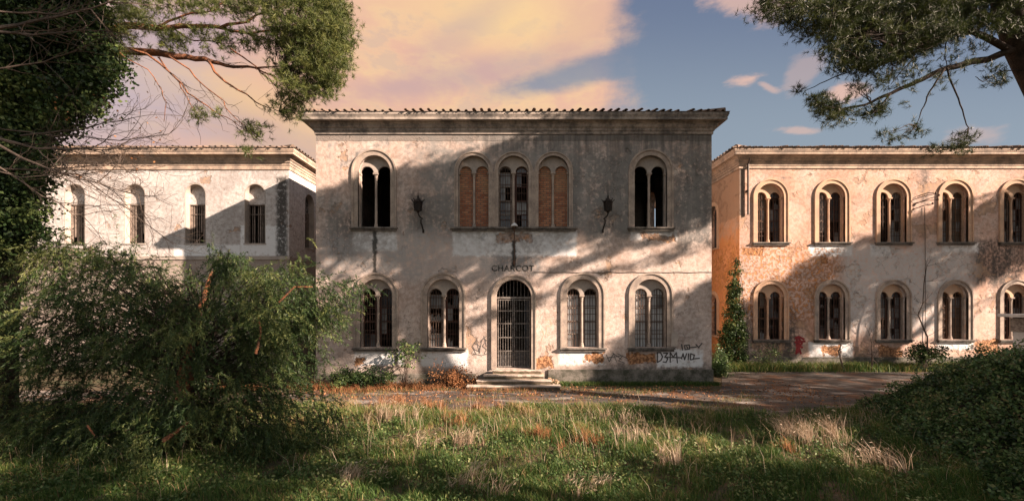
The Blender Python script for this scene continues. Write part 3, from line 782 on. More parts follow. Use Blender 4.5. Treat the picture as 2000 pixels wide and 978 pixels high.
for zs, zsp in ((US-.06, USP-.4), (LS-.06, LSP-.4)):
    b = MB(TS); b.ringpath(arch(24.85, zs, zsp, .5), arch(24.85, zs, zsp, .72), -.06, .1); w1 = b.build('side_window', M['tympw'], rw)
    b = MB(TS); b.prism(arch(24.85, zs, zsp, .49), [], .3, .32); b.build('pane', M['pane_dark'], w1)
    b = MB(TS); b.box(24.83, 24.87, .24, .29, zs, zsp+.48); b.box(24.36, 25.34, .25, .28, zsp-.02, zsp+.02); b.build('sash', M['wood_red'], w1)
    b = MB(TS); b.box(24.1, 25.6, -.12, .2, zs-.08, zs-.002); b.build('sill', M['tympw'], w1)
b = MB(T); b.box(XR-.02, XE, -.06, -.001, 0, .55); b.build('plinth', M['plinth'], rw, bevel=.02)
strokes([[(WX(1553), WZ(660)), (WX(1560), WZ(657)), (WX(1570), WZ(662))], [(WX(1556), WZ(662)), (WX(1557), WZ(678)), (WX(1555), WZ(690))], [(WX(1560), WZ(660)), (WX(1566), WZ(670)), (WX(1560), WZ(678)), (WX(1564), WZ(690))],
         [(WX(1553), WZ(668)), (WX(1572), WZ(666))], [(WX(1555), WZ(674)), (WX(1567), WZ(678))], [(WX(1561), WZ(664)), (WX(1558), WZ(688))]], T, .11, 'graffiti', M['spray_red'], rw)
# downpipe stub, cables, insulator arm
b = MB(T); b.tube([(WX(1459), -.10, WZ(420)), (WX(1459), -.10, WZ(322)), (WX(1459), -.3, WZ(312))], .05, 8); b.box(WX(1459)-.07, WX(1459)+.07, -.10, 0, WZ(375), WZ(372)); b.build('downpipe', M['copper'], rw)
th = thing('insulator_arms', (WX(1800), DW, WZ(395)), 'spread of rusty iron cable arms high on the right wing wall', 'bracket')
b = MB(T)
for k, (a, c, e2, f) in enumerate([(1778, 392, 1812, 382), (1776, 403, 1818, 386), (1782, 398, 1816, 394), (1780, 410, 1806, 402), (1790, 384, 1808, 380)]):
    b.tube([(WX(a), -.02, WZ(c)), (WX((a+e2)/2), -.3, WZ((c+f)/2)+.05), (WX(e2), -.42, WZ(f))], .022, 5)
b.build('arms', M['iron'], th)
for x, y in ((1812, 381), (1818, 385), (1816, 393), (1806, 401)): b = MB(T); b.lathe(WX(x), -.42, [(.03, WZ(y)-.05), (.05, WZ(y)), (.03, WZ(y)+.06)], 7); b.build('insulator', M['iron'], th)
b = MB(T); b.tube([(WX(1804), -.05, WZ(404)), (WX(1805), -.05, WZ(470)), (WX(1806), -.04, WZ(560)), (WX(1805), -.05, WZ(690))], .013, 5)
o = b.build('wall_cable', M['copper']); tag(o, 'dark cable running down the right wing wall from the iron arms', 'cable')
# white hooded box at the right edge
th = thing('white_post_box', at(1990, 700, 14.2)[:2]+(0,), 'white metal box with a wide hood on slatted legs at the edge of the thicket', 'box')
def BX(a, c): return ((a-CX)/F*14.2, EYE+(HY-c)/F*14.2)
b = MB(FT(14.2)); (xa, z1), (xb, z0) = BX(1974, 613), BX(2022, 619); b.box(xa, xb, -.4, .4, z0, z1); b.build('hood', M['white'], th, bevel=.01)
(xa, z1), (xb, z0) = BX(1990, 620), BX(2014, 648); b = MB(FT(14.2)); b.box(xa, xb, -.25, .25, z0, z1-.02); b.build('body', M['iron_pale'], th, bevel=.01)
for s in (0, 1):
    b = MB(FT(14.2)); x = xa+.04 if s == 0 else xb-.08; b.box(x, x+.05, -.2, .2, 0, z0); b.build('leg', M['white'], th)
b = MB(FT(14.2))
for k in range(9): b.box(xa+.1, xb-.09, -.19, -.16, 1.0+k*.13, 1.04+k*.13)
b.build('slats', M['white'], th)

XL = -11.68
lw = thing('left_wing', (XL-8, DW, 0), 'pale cream plastered wing with blank round-topped niches left of the central block', 'building')
T = FT(DW); XE2 = -34.0
cl = [498, 381.5, 263, 146, 28]; cl += [28-118*k for k in range(1, 3)]
ls_, lsp_, lt_ = WZ(475), WZ(379), WZ(397)
b = wall_cells(T, XE2, XL, ZT, [arch(WX(c), ls_, lsp_, .56) for c in cl], [WX((a+c)/2) for a, c in zip(cl[::-1][:-1], cl[::-1][1:])], 0, .45); b.build('front_wall', M['left'], lw)
TL = lambda u, d, z: (XL-d, u, z)
b = MB(TL); b.prism([(DW+.45, 0), (34, 0), (34, ZT), (DW+.45, ZT)], [arch(24.25, ls_, lsp_, .56), arch(27.6, ls_, lsp_, .56)], 0, .4); b.build('side_wall', M['left'], lw)
b = MB(); b.box(XE2, XL-.4, 33.6, 34, 0, ZT); b.build('back_wall', M['left'], lw)
b = MB(); b.box(XE2, XL-.4, DW+5, DW+5.2, EYE+2.2, EYE+6.95); b.build('inner_wall', M['dark'], lw)
b = MB(); b.box(XE2, XL-.4, DW+.45, 33.6, EYE+1.9, EYE+2.2); b.box(XE2, XL-.4, DW+.45, 33.6, EYE+6.95, EYE+7.15); b.build('floor_slabs', M['dark'], lw)
for c in cl: arched(lw, T, WX(c), ls_, lsp_, .56, lt_)
for c in (24.25, 27.6): arched(lw, TL, c, ls_, lsp_, .56, lt_)
pl = [(.002, EYE+6.78), (.05, EYE+6.80), (.05, EYE+6.95)]+[(e, z) for e, z in pw if z > EYE+7.0]
hipcornice(lw, XE2, XL, DW, 34, pl, M['cornice_r'])
tiledroof(lw, XE2, XL, DW, 34, EYE+7.77, .53, .30, rng, side=1)
b = MB(T); b.box(XE2, XL+.05, -.05, -.001, WZ(507), WZ(500)); b.build('string_course', M['tymp'], lw)
# rear link behind the two courts
lk = thing('rear_link', (0, 34, 0), 'low rear range joining the three blocks behind the side courts', 'building')
b = MB(); b.box(XL-.4, X0, 32.0, 32.4, 0, EYE+4); b.box(X1, XR+.4, 32.0, 32.4, 0, EYE+4); b.build('wall', M['right'], lk)

# ------------------------------------------------------------------ ground
NG = np.random.default_rng(5)
_ph = NG.uniform(0, 6.28, (24,)); _fx = NG.uniform(-1, 1, (24, 2))
def vn(x, y, s=1.0, k=0):
    """smooth pseudo noise in about -1..1"""
    o = 0
    for i in range(6):
        f = _fx[(i+k*5) % 24]*s*(1.0+.55*i); o = o+np.sin(x*f[0]*2.2+y*f[1]*2.2+_ph[(i*3+k) % 24])/(1+.35*i)
    return o/2.4
def sst(x, a, b):
    t = np.clip((x-a)/(b-a), 0, 1); return t*t*(3-2*t)
def edgeY(x):  # front edge of the road: grass in front of it
    return 13.85+.35*np.sin(x*.7)+.25*np.sin(x*1.9+1)-.12*np.maximum(x-4, 0)
def gz(x, y):
    lawn = sst(edgeY(x)-y, -.1, 1.6)
    return lawn*(.10+.10*vn(x, y, .9)+.05*vn(x, y, 2.1, 1))
n = 160
gx = np.concatenate([[-600, -200, -80, -45], np.linspace(-30, 30, n), [45, 80, 200, 600]]); gy = np.concatenate([[-400, -100, -40, -15], np.linspace(-6, 22, n//2), [30, 45, 100, 300, 900]])
A, B = np.meshgrid(gx, gy); V = np.stack([A.ravel(), B.ravel(), gz(A, B).ravel()], 1)
nx, ny = len(gx), len(gy); ii = (np.arange(ny-1)[:, None]*nx+np.arange(nx-1)[None]).ravel()
Fa = np.stack([ii, ii+1, ii+nx+1, ii+nx], 1)
mg, t = newmat('earth_and_moss'); p = t.nd('NewGeometry').outputs['Position']
n1 = t.noise(p, .7, 6, .65); n2 = t.noise(p, 5, 6, .7); n3 = t.noise(p, 30, 4, .7)
c = t.mix(t.step(n1, .4, .6), (.035, .05, .018), (.085, .065, .04)); c = t.mix(t.step(n2, .45, .65), c, (.13, .075, .04)); c = t.mix(t.step(n3, .5, .7), c, (.05, .045, .03))
finish(t, c, .95, t.m('ADD', n2, n3), .8, .04)
g = npmesh('ground', V, Fa, mg, smooth=True); tag(g, kind='structure')
mr, t = newmat('worn_asphalt'); p = t.nd('NewGeometry').outputs['Position']
n1 = t.noise(t.scl(p, (.45, 1.5, 1)), 1, 7, .65, .5); n2 = t.noise(p, 9, 6, .75); n3 = t.noise(t.scl(p, (.3, 1.2, 1)), 1.4, 5, .6)
c = t.mix(t.step(n1, .42, .62), (.05, .045, .042), (.105, .085, .072)); c = t.mix(t.step(n3, .54, .63), c, (.27, .24, .22)); c = t.mix(t.step(n2, .48, .70), c, (.03, .027, .022))
c = t.mix(t.step(t.noise(p, .9, 6, .7), .50, .60), c, (.12, .065, .04))
finish(t, c, t.step(n3, .45, .6, .9, .55), n2, .5, .02)
# road: along the front, widening past the right corner
xs = np.linspace(-30, 40, 141)
back = np.where(xs < 8.2, 16.35+.12*np.sin(xs*1.3)+.08*np.sin(xs*3.1), 16.4+np.clip((xs-8.2)*2.0, 0, 4.2))
V = []; Fa = []
for i, x in enumerate(xs):
    fr = edgeY(x)-.35
    for k in range(5): V.append((x, fr+(back[i]-fr)*k/4, .012))
for i in range(len(xs)-1):
    for k in range(4): a = i*5+k; Fa.append((a, a+5, a+6, a+1))
tag(npmesh('road', V, Fa, mr), kind='structure')

# ------------------------------------------------------------------ vegetation helpers
def nrm(a): return a/np.maximum(np.linalg.norm(a, axis=-1, keepdims=True), 1e-9)
def diamonds(P, Dr, L, W, rng, fold=None):
    """leaf faces: base P, along Dr, length L, width W"""
    n = len(P); r = nrm(rng.normal(size=(n, 3))); side = nrm(np.cross(Dr, r))
    L = np.broadcast_to(L, (n,))[:, None]; W = np.broadcast_to(W, (n,))[:, None]
    V = np.stack([P, P+Dr*L*.45+side*W*.5, P+Dr*L, P+Dr*L*.45-side*W*.5], 1).reshape(-1, 3)
    return V, np.arange(4*n).reshape(n, 4)
def spikes(P, Dr, L, W, rng):
    n = len(P); r = nrm(rng.normal(size=(n, 3))); side = nrm(np.cross(Dr, r))
    L = np.broadcast_to(L, (n,))[:, None]; W = np.broadcast_to(W, (n,))[:, None]
    V = np.stack([P-side*W*.5, P+side*W*.5, P+Dr*L], 1).reshape(-1, 3)
    return V, np.arange(3*n).reshape(n, 3)
def inpoly(poly, n, rng):
    P = np.array(poly, float); lo, hi = P.min(0), P.max(0); out = []
    tot = 0
    while tot < n:
        q = rng.uniform(lo, hi, (n*2, 2)); x, y = q[:, 0], q[:, 1]; ins = np.zeros(len(q), bool); j = len(P)-1
        for i in range(len(P)):
            xi, yi = P[i]; xj, yj = P[j]
            c = ((yi > y) != (yj > y)) & (x < (xj-xi)*(y-yi)/(yj-yi+1e-12)+xi); ins ^= c; j = i
        out.append(q[ins]); tot += ins.sum()
    return np.concatenate(out)[:n]
def topos(q, Y):
    return np.stack([(q[:, 0]-CX)/F*Y, Y, EYE+(HY-q[:, 1])/F*Y], 1)
def wig(a, b, n, amp, rng, sag=0.0):
    a, b = np.array(a, float), np.array(b, float); L = np.linalg.norm(b-a)
    o = [a+(b-a)*k/n for k in range(n+1)]
    off = np.zeros(3)
    for k in range(1, n):
        off = off*.6+rng.normal(size=3)*amp*L; o[k] = o[k]+off; o[k][2] -= sag*L*math.sin(math.pi*k/n)
    return o
def limb(mb, pts, r0, r1, seg=6):
    n = len(pts); mb.tube([tuple(p) for p in pts], [r0+(r1-r0)*k/(n-1) for k in range(n)], seg)
def tufts(C, n, spread, ln, wd, rng, up=.5, nper=14):
    """pine tufts: needles radiating from shoot ends round centres C"""
    m = len(C)*n
    T0 = np.repeat(C, n, 0)+rng.normal(size=(m, 3))*np.array(spread)
    shoot = nrm(rng.normal(size=(m, 3))*.8+np.array([0, 0, up]))
    P = np.repeat(T0, nper, 0)+np.repeat(shoot, nper, 0)*rng.uniform(0, .10, (m*nper, 1))
    Dn = nrm(np.repeat(shoot, nper, 0)*1.0+rng.normal(size=(m*nper, 3))*.62)
    V, Fa = spikes(P, Dn, rng.uniform(.7, 1.2, m*nper)*ln, wd, rng)
    r = np.repeat(rng.uniform(.2, .8, m), nper)+rng.normal(size=m*nper)*.12
    return V, Fa, np.repeat(r, 3)
def cat(parts):
    V = []; Fa = []; Rn = []; k = 0
    for v, f, r in parts: V.append(v); Fa.append(f+k); Rn.append(r); k += len(v)
    return np.concatenate(V), np.concatenate(Fa), np.concatenate(Rn)
M['bark'] = simple('pine_bark', (.055, .038, .03), (.02, .016, .013), .95, 5, 1.0, bd=.03)
M['bark_red'] = simple('red_pine_bark', (.26, .10, .045), (.07, .04, .028), .95, 4, 1.0, bd=.03)
M['twig'] = simple('grey_brown_twig', (.10, .075, .06), (.05, .04, .034), .9, 4, .3)
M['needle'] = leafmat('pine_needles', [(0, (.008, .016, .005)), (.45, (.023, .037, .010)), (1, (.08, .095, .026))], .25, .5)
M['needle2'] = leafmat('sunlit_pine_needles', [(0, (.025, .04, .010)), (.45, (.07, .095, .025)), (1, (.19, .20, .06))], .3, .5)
M['yew'] = leafmat('yew_needles', [(0, (.014, .032, .010)), (.45, (.042, .075, .022)), (1, (.20, .22, .075))], .3, .5, nscale=.6)
M['ivy'] = leafmat('ivy_leaves', [(0, (.008, .018, .006)), (.5, (.03, .06, .018)), (1, (.14, .18, .06))], .2, .5, spec=.2)
M['bramble'] = leafmat('bramble_leaves', [(0, (.018, .04, .014)), (.45, (.05, .10, .03)), (.8, (.13, .20, .07)), (1, (.24, .20, .10))], .25, .45, spec=.4, nscale=.9)
M['grass'] = leafmat('grass_blades', [(0, (.025, .06, .014)), (.35, (.065, .125, .026)), (.58, (.17, .19, .05)), (.78, (.30, .20, .10)), (1, (.50, .33, .20))], .35, .6, nscale=.5, nk=.12)
M['straw'] = leafmat('dry_straw', [(0, (.20, .13, .08)), (.5, (.38, .28, .19)), (1, (.60, .49, .38))], .3, .7, nk=.1)
M['rust'] = leafmat('rust_dry_leaves', [(0, (.09, .045, .02)), (.45, (.24, .10, .04)), (1, (.46, .24, .11))], .3, .7, nk=.1)
M['weed'] = leafmat('weed_leaves', [(0, (.03, .06, .018)), (.5, (.07, .12, .035)), (.8, (.22, .24, .09)), (1, (.42, .40, .26))], .3, .6)

# ------------------------------------------------------------------ right pine
rg = np.random.default_rng(21)
def caster(pts, s0, s1, n, rng, plane=17.8):
    """points whose sun shadow falls inside polygon pts (px,py on a wall at depth plane): a crown standing between sun and wall"""
    q = inpoly(pts, n, rng); P = topos(q, np.full(n, plane)); s = rng.uniform(s0, s1, (n, 1)); return offview(P+SUN[None]*s)
def offview(P):
    Y = np.maximum(P[:, 1], .01); u = P[:, 0]/Y*F+CX; v = HY-(P[:, 2]-EYE)/Y*F
    return P[(P[:, 1] < .5) | (u > 2080) | (v < -75)]
tp = thing('umbrella_pine', (16.4, 10.4, 0), 'dark umbrella pine leaning in over the right wing roof', 'tree')
b = MB()
trunk = [(16.4, 10.4, -.1), (15.6, 10.4, 3), (14.5, 10.3, 6.2), at(2045, 190, 10.2), at(1996, 90, 10.2), at(1968, 10, 10.2), (11.9, 10.2, 13.2), (12.4, 10.0, 15.5), (13.2, 9.9, 17.3)]
b.tube(trunk, [.42, .36, .33, .31, .30, .28, .24, .17, .06], 12); b.build('trunk', M['bark'], tp, smooth=True)
b = MB()
LB = [[(2000, 100), (1900, 62), (1850, 70), (1795, 88), (1745, 92), (1690, 70)], [(2010, 90), (1900, 120), (1850, 133), (1790, 160), (1740, 183), (1690, 205), (1640, 213), (1600, 212)],
      [(1850, 133), (1862, 170), (1880, 215), (1892, 250), (1880, 280)], [(1845, 135), (1815, 180), (1800, 215), (1790, 245)], [(1740, 183), (1715, 215), (1670, 228)],
      [(2030, 140), (1950, 140), (1920, 160), (1905, 150)], [(1800, 88), (1770, 30), (1700, 12), (1620, 20), (1540, 10)], [(1690, 70), (1640, 100), (1620, 110)], [(1950, 40), (1880, 10), (1780, 0), (1650, -10), (1520, 5)], [(1690, 15), (1560, 30), (1500, 22)],
      [(1850, 70), (1845, 110), (1850, 133)], [(1800, 90), (1760, 140), (1740, 165)], [(1660, 140), (1610, 160), (1572, 178)]]
for i, l in enumerate(LB):
    Y = [10.2+(.05*k if i % 2 else -.25*k) for k in range(len(l))]
    if i in (2, 3): Y = [10.4]*len(l)
    if i in (2, 3, 4, 7, 10, 11, 12): Y = [9.7+.1*k for k in range(len(l))]
    r0 = .085 if i in (0, 1, 8) else (.022 if i in (2, 3, 4, 6) else .014)
    K = [np.array(at(x, y, yy)) for (x, y), yy in zip(l, Y)]; pts = []
    for a_, c_ in zip(K[:-1], K[1:]): pts += wig(a_, c_, 4, .022, rg)[:-1]
    limb(b, pts+[K[-1]], r0, .007, 6)
b.build('limbs', M['bark'], tp, smooth=True)
parts = []; tw = MB()
def pads(poly, npad, y0, y1, ntuft, spread=(.15, .15, .06), ln=.13, wd=.0085, rngx=rg, anchors=None, nper=19):
    q = inpoly(poly, npad, rngx); Y = rngx.uniform(y0, y1, npad); C = topos(q, Y)
    parts.append(tufts(C, ntuft, spread, ln, wd, rngx, nper=nper))
    if anchors is not None:
        for c in C[::2]:
            A = np.array(anchors[rngx.integers(len(anchors))]); limb(tw, wig(A, c, 4, .04, rngx), .012, .004, 4)
    return C
pads([(1476, -20), (1480, 40), (1510, 58), (1560, 66), (1600, 70), (1640, 60), (1700, 30), (1720, -20)], 95, 8.6, 10.8, 16, anchors=[at(1600, 22, 9.6), at(1540, 14, 9.4), at(1640, 14, 9.6)])
pads([(1600, 60), (1615, 100), (1640, 132), (1700, 138), (1760, 118), (1830, 90), (1880, 60), (1900, -20), (1680, -20)], 300, 8.8, 11.2, 17, anchors=[at(1745, 92, 9.4), at(1690, 70, 9.2), at(1795, 88, 9.6)])
pads([(1880, 60), (1960, 60), (2040, 60), (2040, -30), (1860, -30)], 120, 9.2, 11.5, 16)
pads([(1650, 130), (1720, 165), (1760, 160), (1800, 100), (1700, 110)], 34, 9.2, 10.2, 6, spread=(.1, .1, .05), anchors=[at(1740, 120, 9.6)])
pads([(1580, 195), (1600, 190), (1650, 205), (1680, 215), (1660, 240), (1610, 238), (1585, 222)], 34, 9.3, 9.9, 9, spread=(.08, .08, .05), anchors=[at(1640, 213, 9.6)])
pads([(1695, 210), (1740, 208), (1740, 225), (1700, 232)], 12, 9.5, 9.9, 7, spread=(.08, .08, .04), anchors=[at(1715, 215, 9.7)])
pads([(1715, 258), (1745, 262), (1750, 278), (1720, 272)], 6, 9.6, 9.9, 5, spread=(.07, .07, .04), anchors=[at(1790, 245, 9.9)])
pads([(1780, 245), (1810, 250), (1800, 268), (1775, 265)], 7, 9.8, 10.1, 5, spread=(.07, .07, .04), anchors=[at(1790, 245, 10)])
pads([(1865, 255), (1900, 262), (1895, 282), (1860, 278)], 8, 9.8, 10.2, 5, spread=(.08, .08, .04), anchors=[at(1892, 250, 10)])
pads([(1815, 280), (1905, 284), (1895, 300), (1820, 298)], 12, 9.8, 10.2, 6, spread=(.1, .1, .04), anchors=[at(1880, 280, 10)])
pads([(1553, 170), (1572, 176), (1568, 188), (1555, 186)], 4, 9.9, 10.1, 4, spread=(.05, .05, .04))
pads([(1925, 130), (1960, 145), (1970, 165), (1930, 168)], 10, 10, 10.4, 7, spread=(.08, .08, .05))
pads([(1655, 158), (1700, 170), (1700, 185), (1660, 178)], 8, 9.5, 9.9, 4, spread=(.07, .07, .04), anchors=[at(1700, 200, 9.7)])
# sparse needles hung through the lower sprays
pads([(1690, 150), (1900, 70), (1960, 90), (1800, 200), (1700, 220), (1640, 190)], 60, 9.2, 10.4, 3, spread=(.08, .08, .04))
# the crown continues unseen above the picture, shaped to cast the facade's shadow bands
SH_TOP = [(560, 402), (617, 386), (760, 345), (980, 288), (1200, 232), (1440, 165), (1440, 420), (1200, 440), (1060, 500), (950, 520), (850, 520), (700, 480), (600, 500)]
C = caster(SH_TOP, 1.45, 1.95, 900, rg)
parts.append(tufts(C, 10, (.28, .28, .13), .26, .05, rg, nper=14))
C2 = caster([(600, 470), (960, 505), (930, 570), (860, 660), (600, 690)], 1.5, 2.1, 110, rg); parts.append(tufts(C2, 7, (.22, .22, .08), .24, .045, rg, nper=12))
for (xa, ya, xb, yb, hw, nn) in [(980, 600, 1400, 470, 9, 26), (1090, 525, 1400, 435, 7, 26), (880, 640, 1100, 590, 8, 14), (1000, 560, 1180, 500, 7, 14), (1150, 480, 1400, 400, 14, 40)]:
    C3 = caster([(xa, ya-hw), (xb, yb-hw), (xb, yb+hw), (xa, ya+hw)], 1.5, 2.0, nn, rg); parts.append(tufts(C3, 6, (.12, .12, .04), .2, .04, rg, nper=12))
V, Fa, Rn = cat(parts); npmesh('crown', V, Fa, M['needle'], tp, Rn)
for k in range(26):
    c = C[rg.integers(len(C))]; limb(tw, wig(np.array([12.2, 10.1, 13.0+rg.uniform(-1.5, 3)]), c, 6, .03, rg, -.05), .07, .015, 5)
tw.build('twigs', M['bark'], tp)


# ------------------------------------------------------------------ left pine with ivy
lp = thing('ivy_clad_pine', (-13.6, 11.0, 0), 'pine with an ivy-clad trunk reaching a rounded needle crown in front of the sunset cloud', 'tree')
b = MB(); b.tube([(-13.6, 11.0, -.1), (-13.4, 10.9, 3), (-13.0, 10.8, 6), (-12.0, 10.7, 9), (-10.9, 10.6, 12), (-10.7, 10.5, 13.4)], [.45, .40, .36, .32, .24, .1], 12); b.build('trunk', M['bark'], lp, smooth=True)
b = MB()
L2 = [([(150, 55), (250, 50), (330, 55), (420, 52), (480, 65), (540, 80)], .10, 10.4), ([(130, 92), (220, 98), (330, 108), (400, 115), (440, 128), (500, 133), (580, 130)], .11, 10.2),
      ([(250, 95), (330, 140), (380, 190), (430, 225), (480, 255)], .028, 10.0), ([(310, 112), (350, 160), (370, 200), (385, 228)], .02, 10.3), ([(405, 118), (440, 160), (500, 200), (545, 218)], .032, 10.1),
      ([(330, 110), (390, 160), (440, 210), (500, 262)], .02, 9.9), ([(450, 95), (500, 130), (540, 170), (560, 205)], .02, 10.0), ([(430, 55), (500, 30), (560, 10)], .04, 10.5), ([(480, 65), (540, 55), (600, 50)], .03, 10.3),
      ([(300, 55), (360, 30), (420, 20), (470, -10)], .03, 10.2), ([(500, 133), (560, 165), (600, 170)], .02, 10.1), ([(330, 55), (380, 80), (440, 85), (520, 75)], .02, 10.6), ([(230, 100), (300, 150), (325, 200), (320, 238)], .012, 9.8)]
rgb = np.random.default_rng(40); fine = MB()
for l, r0, Y in L2:
    K = [np.array(at(x, y, Y+.06*k)) for k, (x, y) in enumerate(l)]; pts = []
    for a_, c_ in zip(K[:-1], K[1:]): pts += wig(a_, c_, 4, .03, rgb)[:-1]
    pts.append(K[-1]); limb(b, pts, r0, .006, 7)
    for k in range(4, len(pts), 1):
        if rgb.random() < .75:
            q0 = pts[k]; d = nrm(K[-1]-K[0]+rgb.normal(size=3)*.6+np.array([0, 0, -.5])); L_ = rgb.uniform(.25, .8)
            e_ = q0+d*L_*np.array([1, .4, 1]); limb(fine, wig(q0, e_, 5, .06, rgb), .008, .003, 3)
            if rgb.random() < .6: limb(fine, wig(q0+(e_-q0)*.5, e_+rgb.normal(size=3)*.18, 3, .06, rgb), .005, .0025, 3)
fine.build('hanging_twigs', M['bark'], lp)
b.build('limbs', M['bark_red'], lp, smooth=True)
parts = []; tw = MB(); rg = np.random.default_rng(8)
an = [at(560, 100, 10.3), at(600, 60, 10.3), at(540, 80, 10.5), at(580, 130, 10.4), at(560, 165, 10.2)]
pads([(520, -20), (660, -20), (678, 50), (682, 85), (672, 130), (662, 165), (640, 190), (600, 192), (570, 215), (560, 200), (540, 150), (560, 110), (530, 60)], 220, 9.4, 11.4, 16, anchors=an, rngx=rg, ln=.12, wd=.009)
pads([(625, -20), (660, -10), (682, 60), (682, 100), (668, 150), (640, 188), (610, 190), (620, 100)], 90, 9.7, 11.0, 16, rngx=rg, ln=.11, wd=.009)
pads([(400, -20), (540, -20), (540, 40), (470, 30), (400, 10)], 40, 9.6, 11, 13, anchors=[at(480, 20, 10.3)], rngx=rg)
pads([(300, 62), (360, 66), (360, 100), (310, 100)], 16, 10, 10.8, 11, rngx=rg)
pads([(370, 60), (440, 66), (470, 90), (400, 100)], 18, 10, 10.8, 10, rngx=rg)
pads([(470, 50), (560, 60), (560, 100), (480, 90)], 26, 10, 10.8, 10, rngx=rg)
pads([(530, 185), (590, 190), (600, 225), (560, 240), (525, 215)], 26, 9.9, 10.4, 7, spread=(.08, .08, .06), anchors=[at(545, 218, 10.1)], rngx=rg)
pads([(365, 218), (420, 215), (430, 232), (375, 235)], 9, 9.9, 10.4, 6, spread=(.08, .08, .04), rngx=rg, wd=.009)
pads([(455, 242), (520, 240), (525, 262), (490, 280), (465, 262)], 16, 9.9, 10.4, 5, spread=(.09, .09, .05), anchors=[at(480, 255, 10)], rngx=rg, wd=.009)
pads([(470, 290), (505, 295), (508, 308), (480, 310)], 5, 9.9, 10.4, 4, spread=(.07, .07, .04), rngx=rg, wd=.009)
pads([(210, -20), (400, -20), (410, 20), (300, 40), (220, 30)], 60, 9.4, 11, 13, rngx=rg)
pads([(150, 20), (290, 35), (290, 75), (160, 80)], 36, 9.8, 11, 13, rngx=rg)
pads([(120, 70), (270, 85), (260, 110), (120, 120)], 24, 9.8, 11, 12, rngx=rg)
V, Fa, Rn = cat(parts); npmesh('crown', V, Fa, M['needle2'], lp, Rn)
tw.build('twigs', M['bark'], lp)
IVY = [(-60, -60), (195, -60), (190, 20), (205, 70), (216, 108), (240, 150), (205, 168), (204, 196), (165, 212), (142, 240), (112, 258), (80, 285), (60, 320), (45, 380), (50, 470), (-60, 520)]
def leafcloud(poly, n, y0, y1, size, rng, clump=220, cs=.16, droop=.4):
    q = inpoly(poly, clump, rng); C = topos(q, rng.uniform(y0, y1, clump)); k = n//clump
    P = np.repeat(C, k, 0)+rng.normal(size=(clump*k, 3))*np.array([cs, cs, cs*.8])
    Dn = nrm(rng.normal(size=(clump*k, 3))+np.array([0, -.3, -droop]))
    V, Fa = diamonds(P, Dn, rng.uniform(.7, 1.3, clump*k)*size, rng.uniform(.6, .9, clump*k)*size, rng)
    r = np.repeat(rng.uniform(.05, .75, clump), k)+rng.normal(size=clump*k)*.15
    return V, Fa, np.repeat(r, 4)
parts = [leafcloud(IVY, 95000, 9.2, 11.6, .09, rg, 520, .18)]
parts.append(leafcloud([(-60, 260), (95, 290), (85, 380), (70, 470), (-60, 500)], 13000, 8.8, 10.4, .08, rg, 110, .16))
V, Fa, Rn = cat(parts); npmesh('ivy', V, Fa, M['ivy'], lp, Rn)

# ------------------------------------------------------------------ bare tree
bt = thing('bare_tree', (-11.2, 8.6, 0), 'leafless tree whose thin grey branches spread before the left wing roof', 'tree')
rg = np.random.default_rng(31)
b = MB(); b.tube([(-11.4, 8.5, -.1), (-11.3, 8.6, 3), (-11.2, 8.6, 6), (-11.3, 8.5, 9.4)], [.2, .17, .13, .05], 8); b.build('trunk', M['twig'], bt, smooth=True)
b = MB()
def twigs(mb, p, d, L, r, lev, rng):
    n = 5; pts = [np.array(p, float)]; d = np.array(d, float)
    for k in range(n):
        d = nrm(d+rng.normal(size=3)*.20+np.array([0, 0, .03])); pts.append(pts[-1]+d*L/n)
    limb(mb, pts, r, max(r*.35, .0035), 5 if lev > 1 else 3)
    if lev <= 0: return
    for k in range(2, n+1):
        for _ in range(2 if lev > 1 else rng.integers(1, 3)):
            dd = nrm(d+rng.normal(size=3)*.62); dd[1] *= .5
            twigs(mb, pts[k], nrm(dd), L*rng.uniform(.35, .6), r*(1-k/n*.6)*.5, lev-1, rng)
src = [((-40, 62), (250, -8), .045, 8.6, 2), ((-40, 60), (180, 60), .03, 8.4, 1), ((-40, 260), (230, 290), .035, 8.4, 2), ((-40, 262), (270, 380), .03, 8.2, 2), ((-40, 330), (200, 318), .02, 8.5, 2), ((40, 265), (260, 230), .018, 8.7, 2),
       ((-40, 300), (160, 420), .02, 8.2, 2), ((-40, 140), (150, 100), .02, 8.3, 1), ((-40, 330), (280, 332), .012, 8.1, 1), ((-40, 240), (330, 262), .016, 8.9, 2), ((100, 300), (330, 470), .012, 8.5, 2), ((-20, 20), (150, 20), .02, 8.2, 1)]
for (a, c, r, Y, lev) in src:
    A = np.array(at(*a, Y)); B = np.array(at(*c, Y+.3)); pts = wig(A, B, 8, .012, rg, .03); limb(b, pts, r, .008, 6)
    for k in range(2, 9):
        for _ in range(2):
            d = nrm((B-A)+rg.normal(size=3)*np.linalg.norm(B-A)*np.array([.3, .25, .55]))
            twigs(b, pts[k], d, rg.uniform(.45, 1.3), r*.38, lev-1, rg)
b.build('branches', M['twig'], bt)
q = inpoly([(100, 180), (300, 150), (330, 330), (120, 380)], 70, rg); P = topos(q, rg.uniform(8, 9, 70))
V, Fa = diamonds(P, nrm(rg.normal(size=(70, 3))), .05, .035, rg); npmesh('last_leaves', V, Fa, M['rust'], bt, np.repeat(rg.uniform(0, 1, 70), 4))

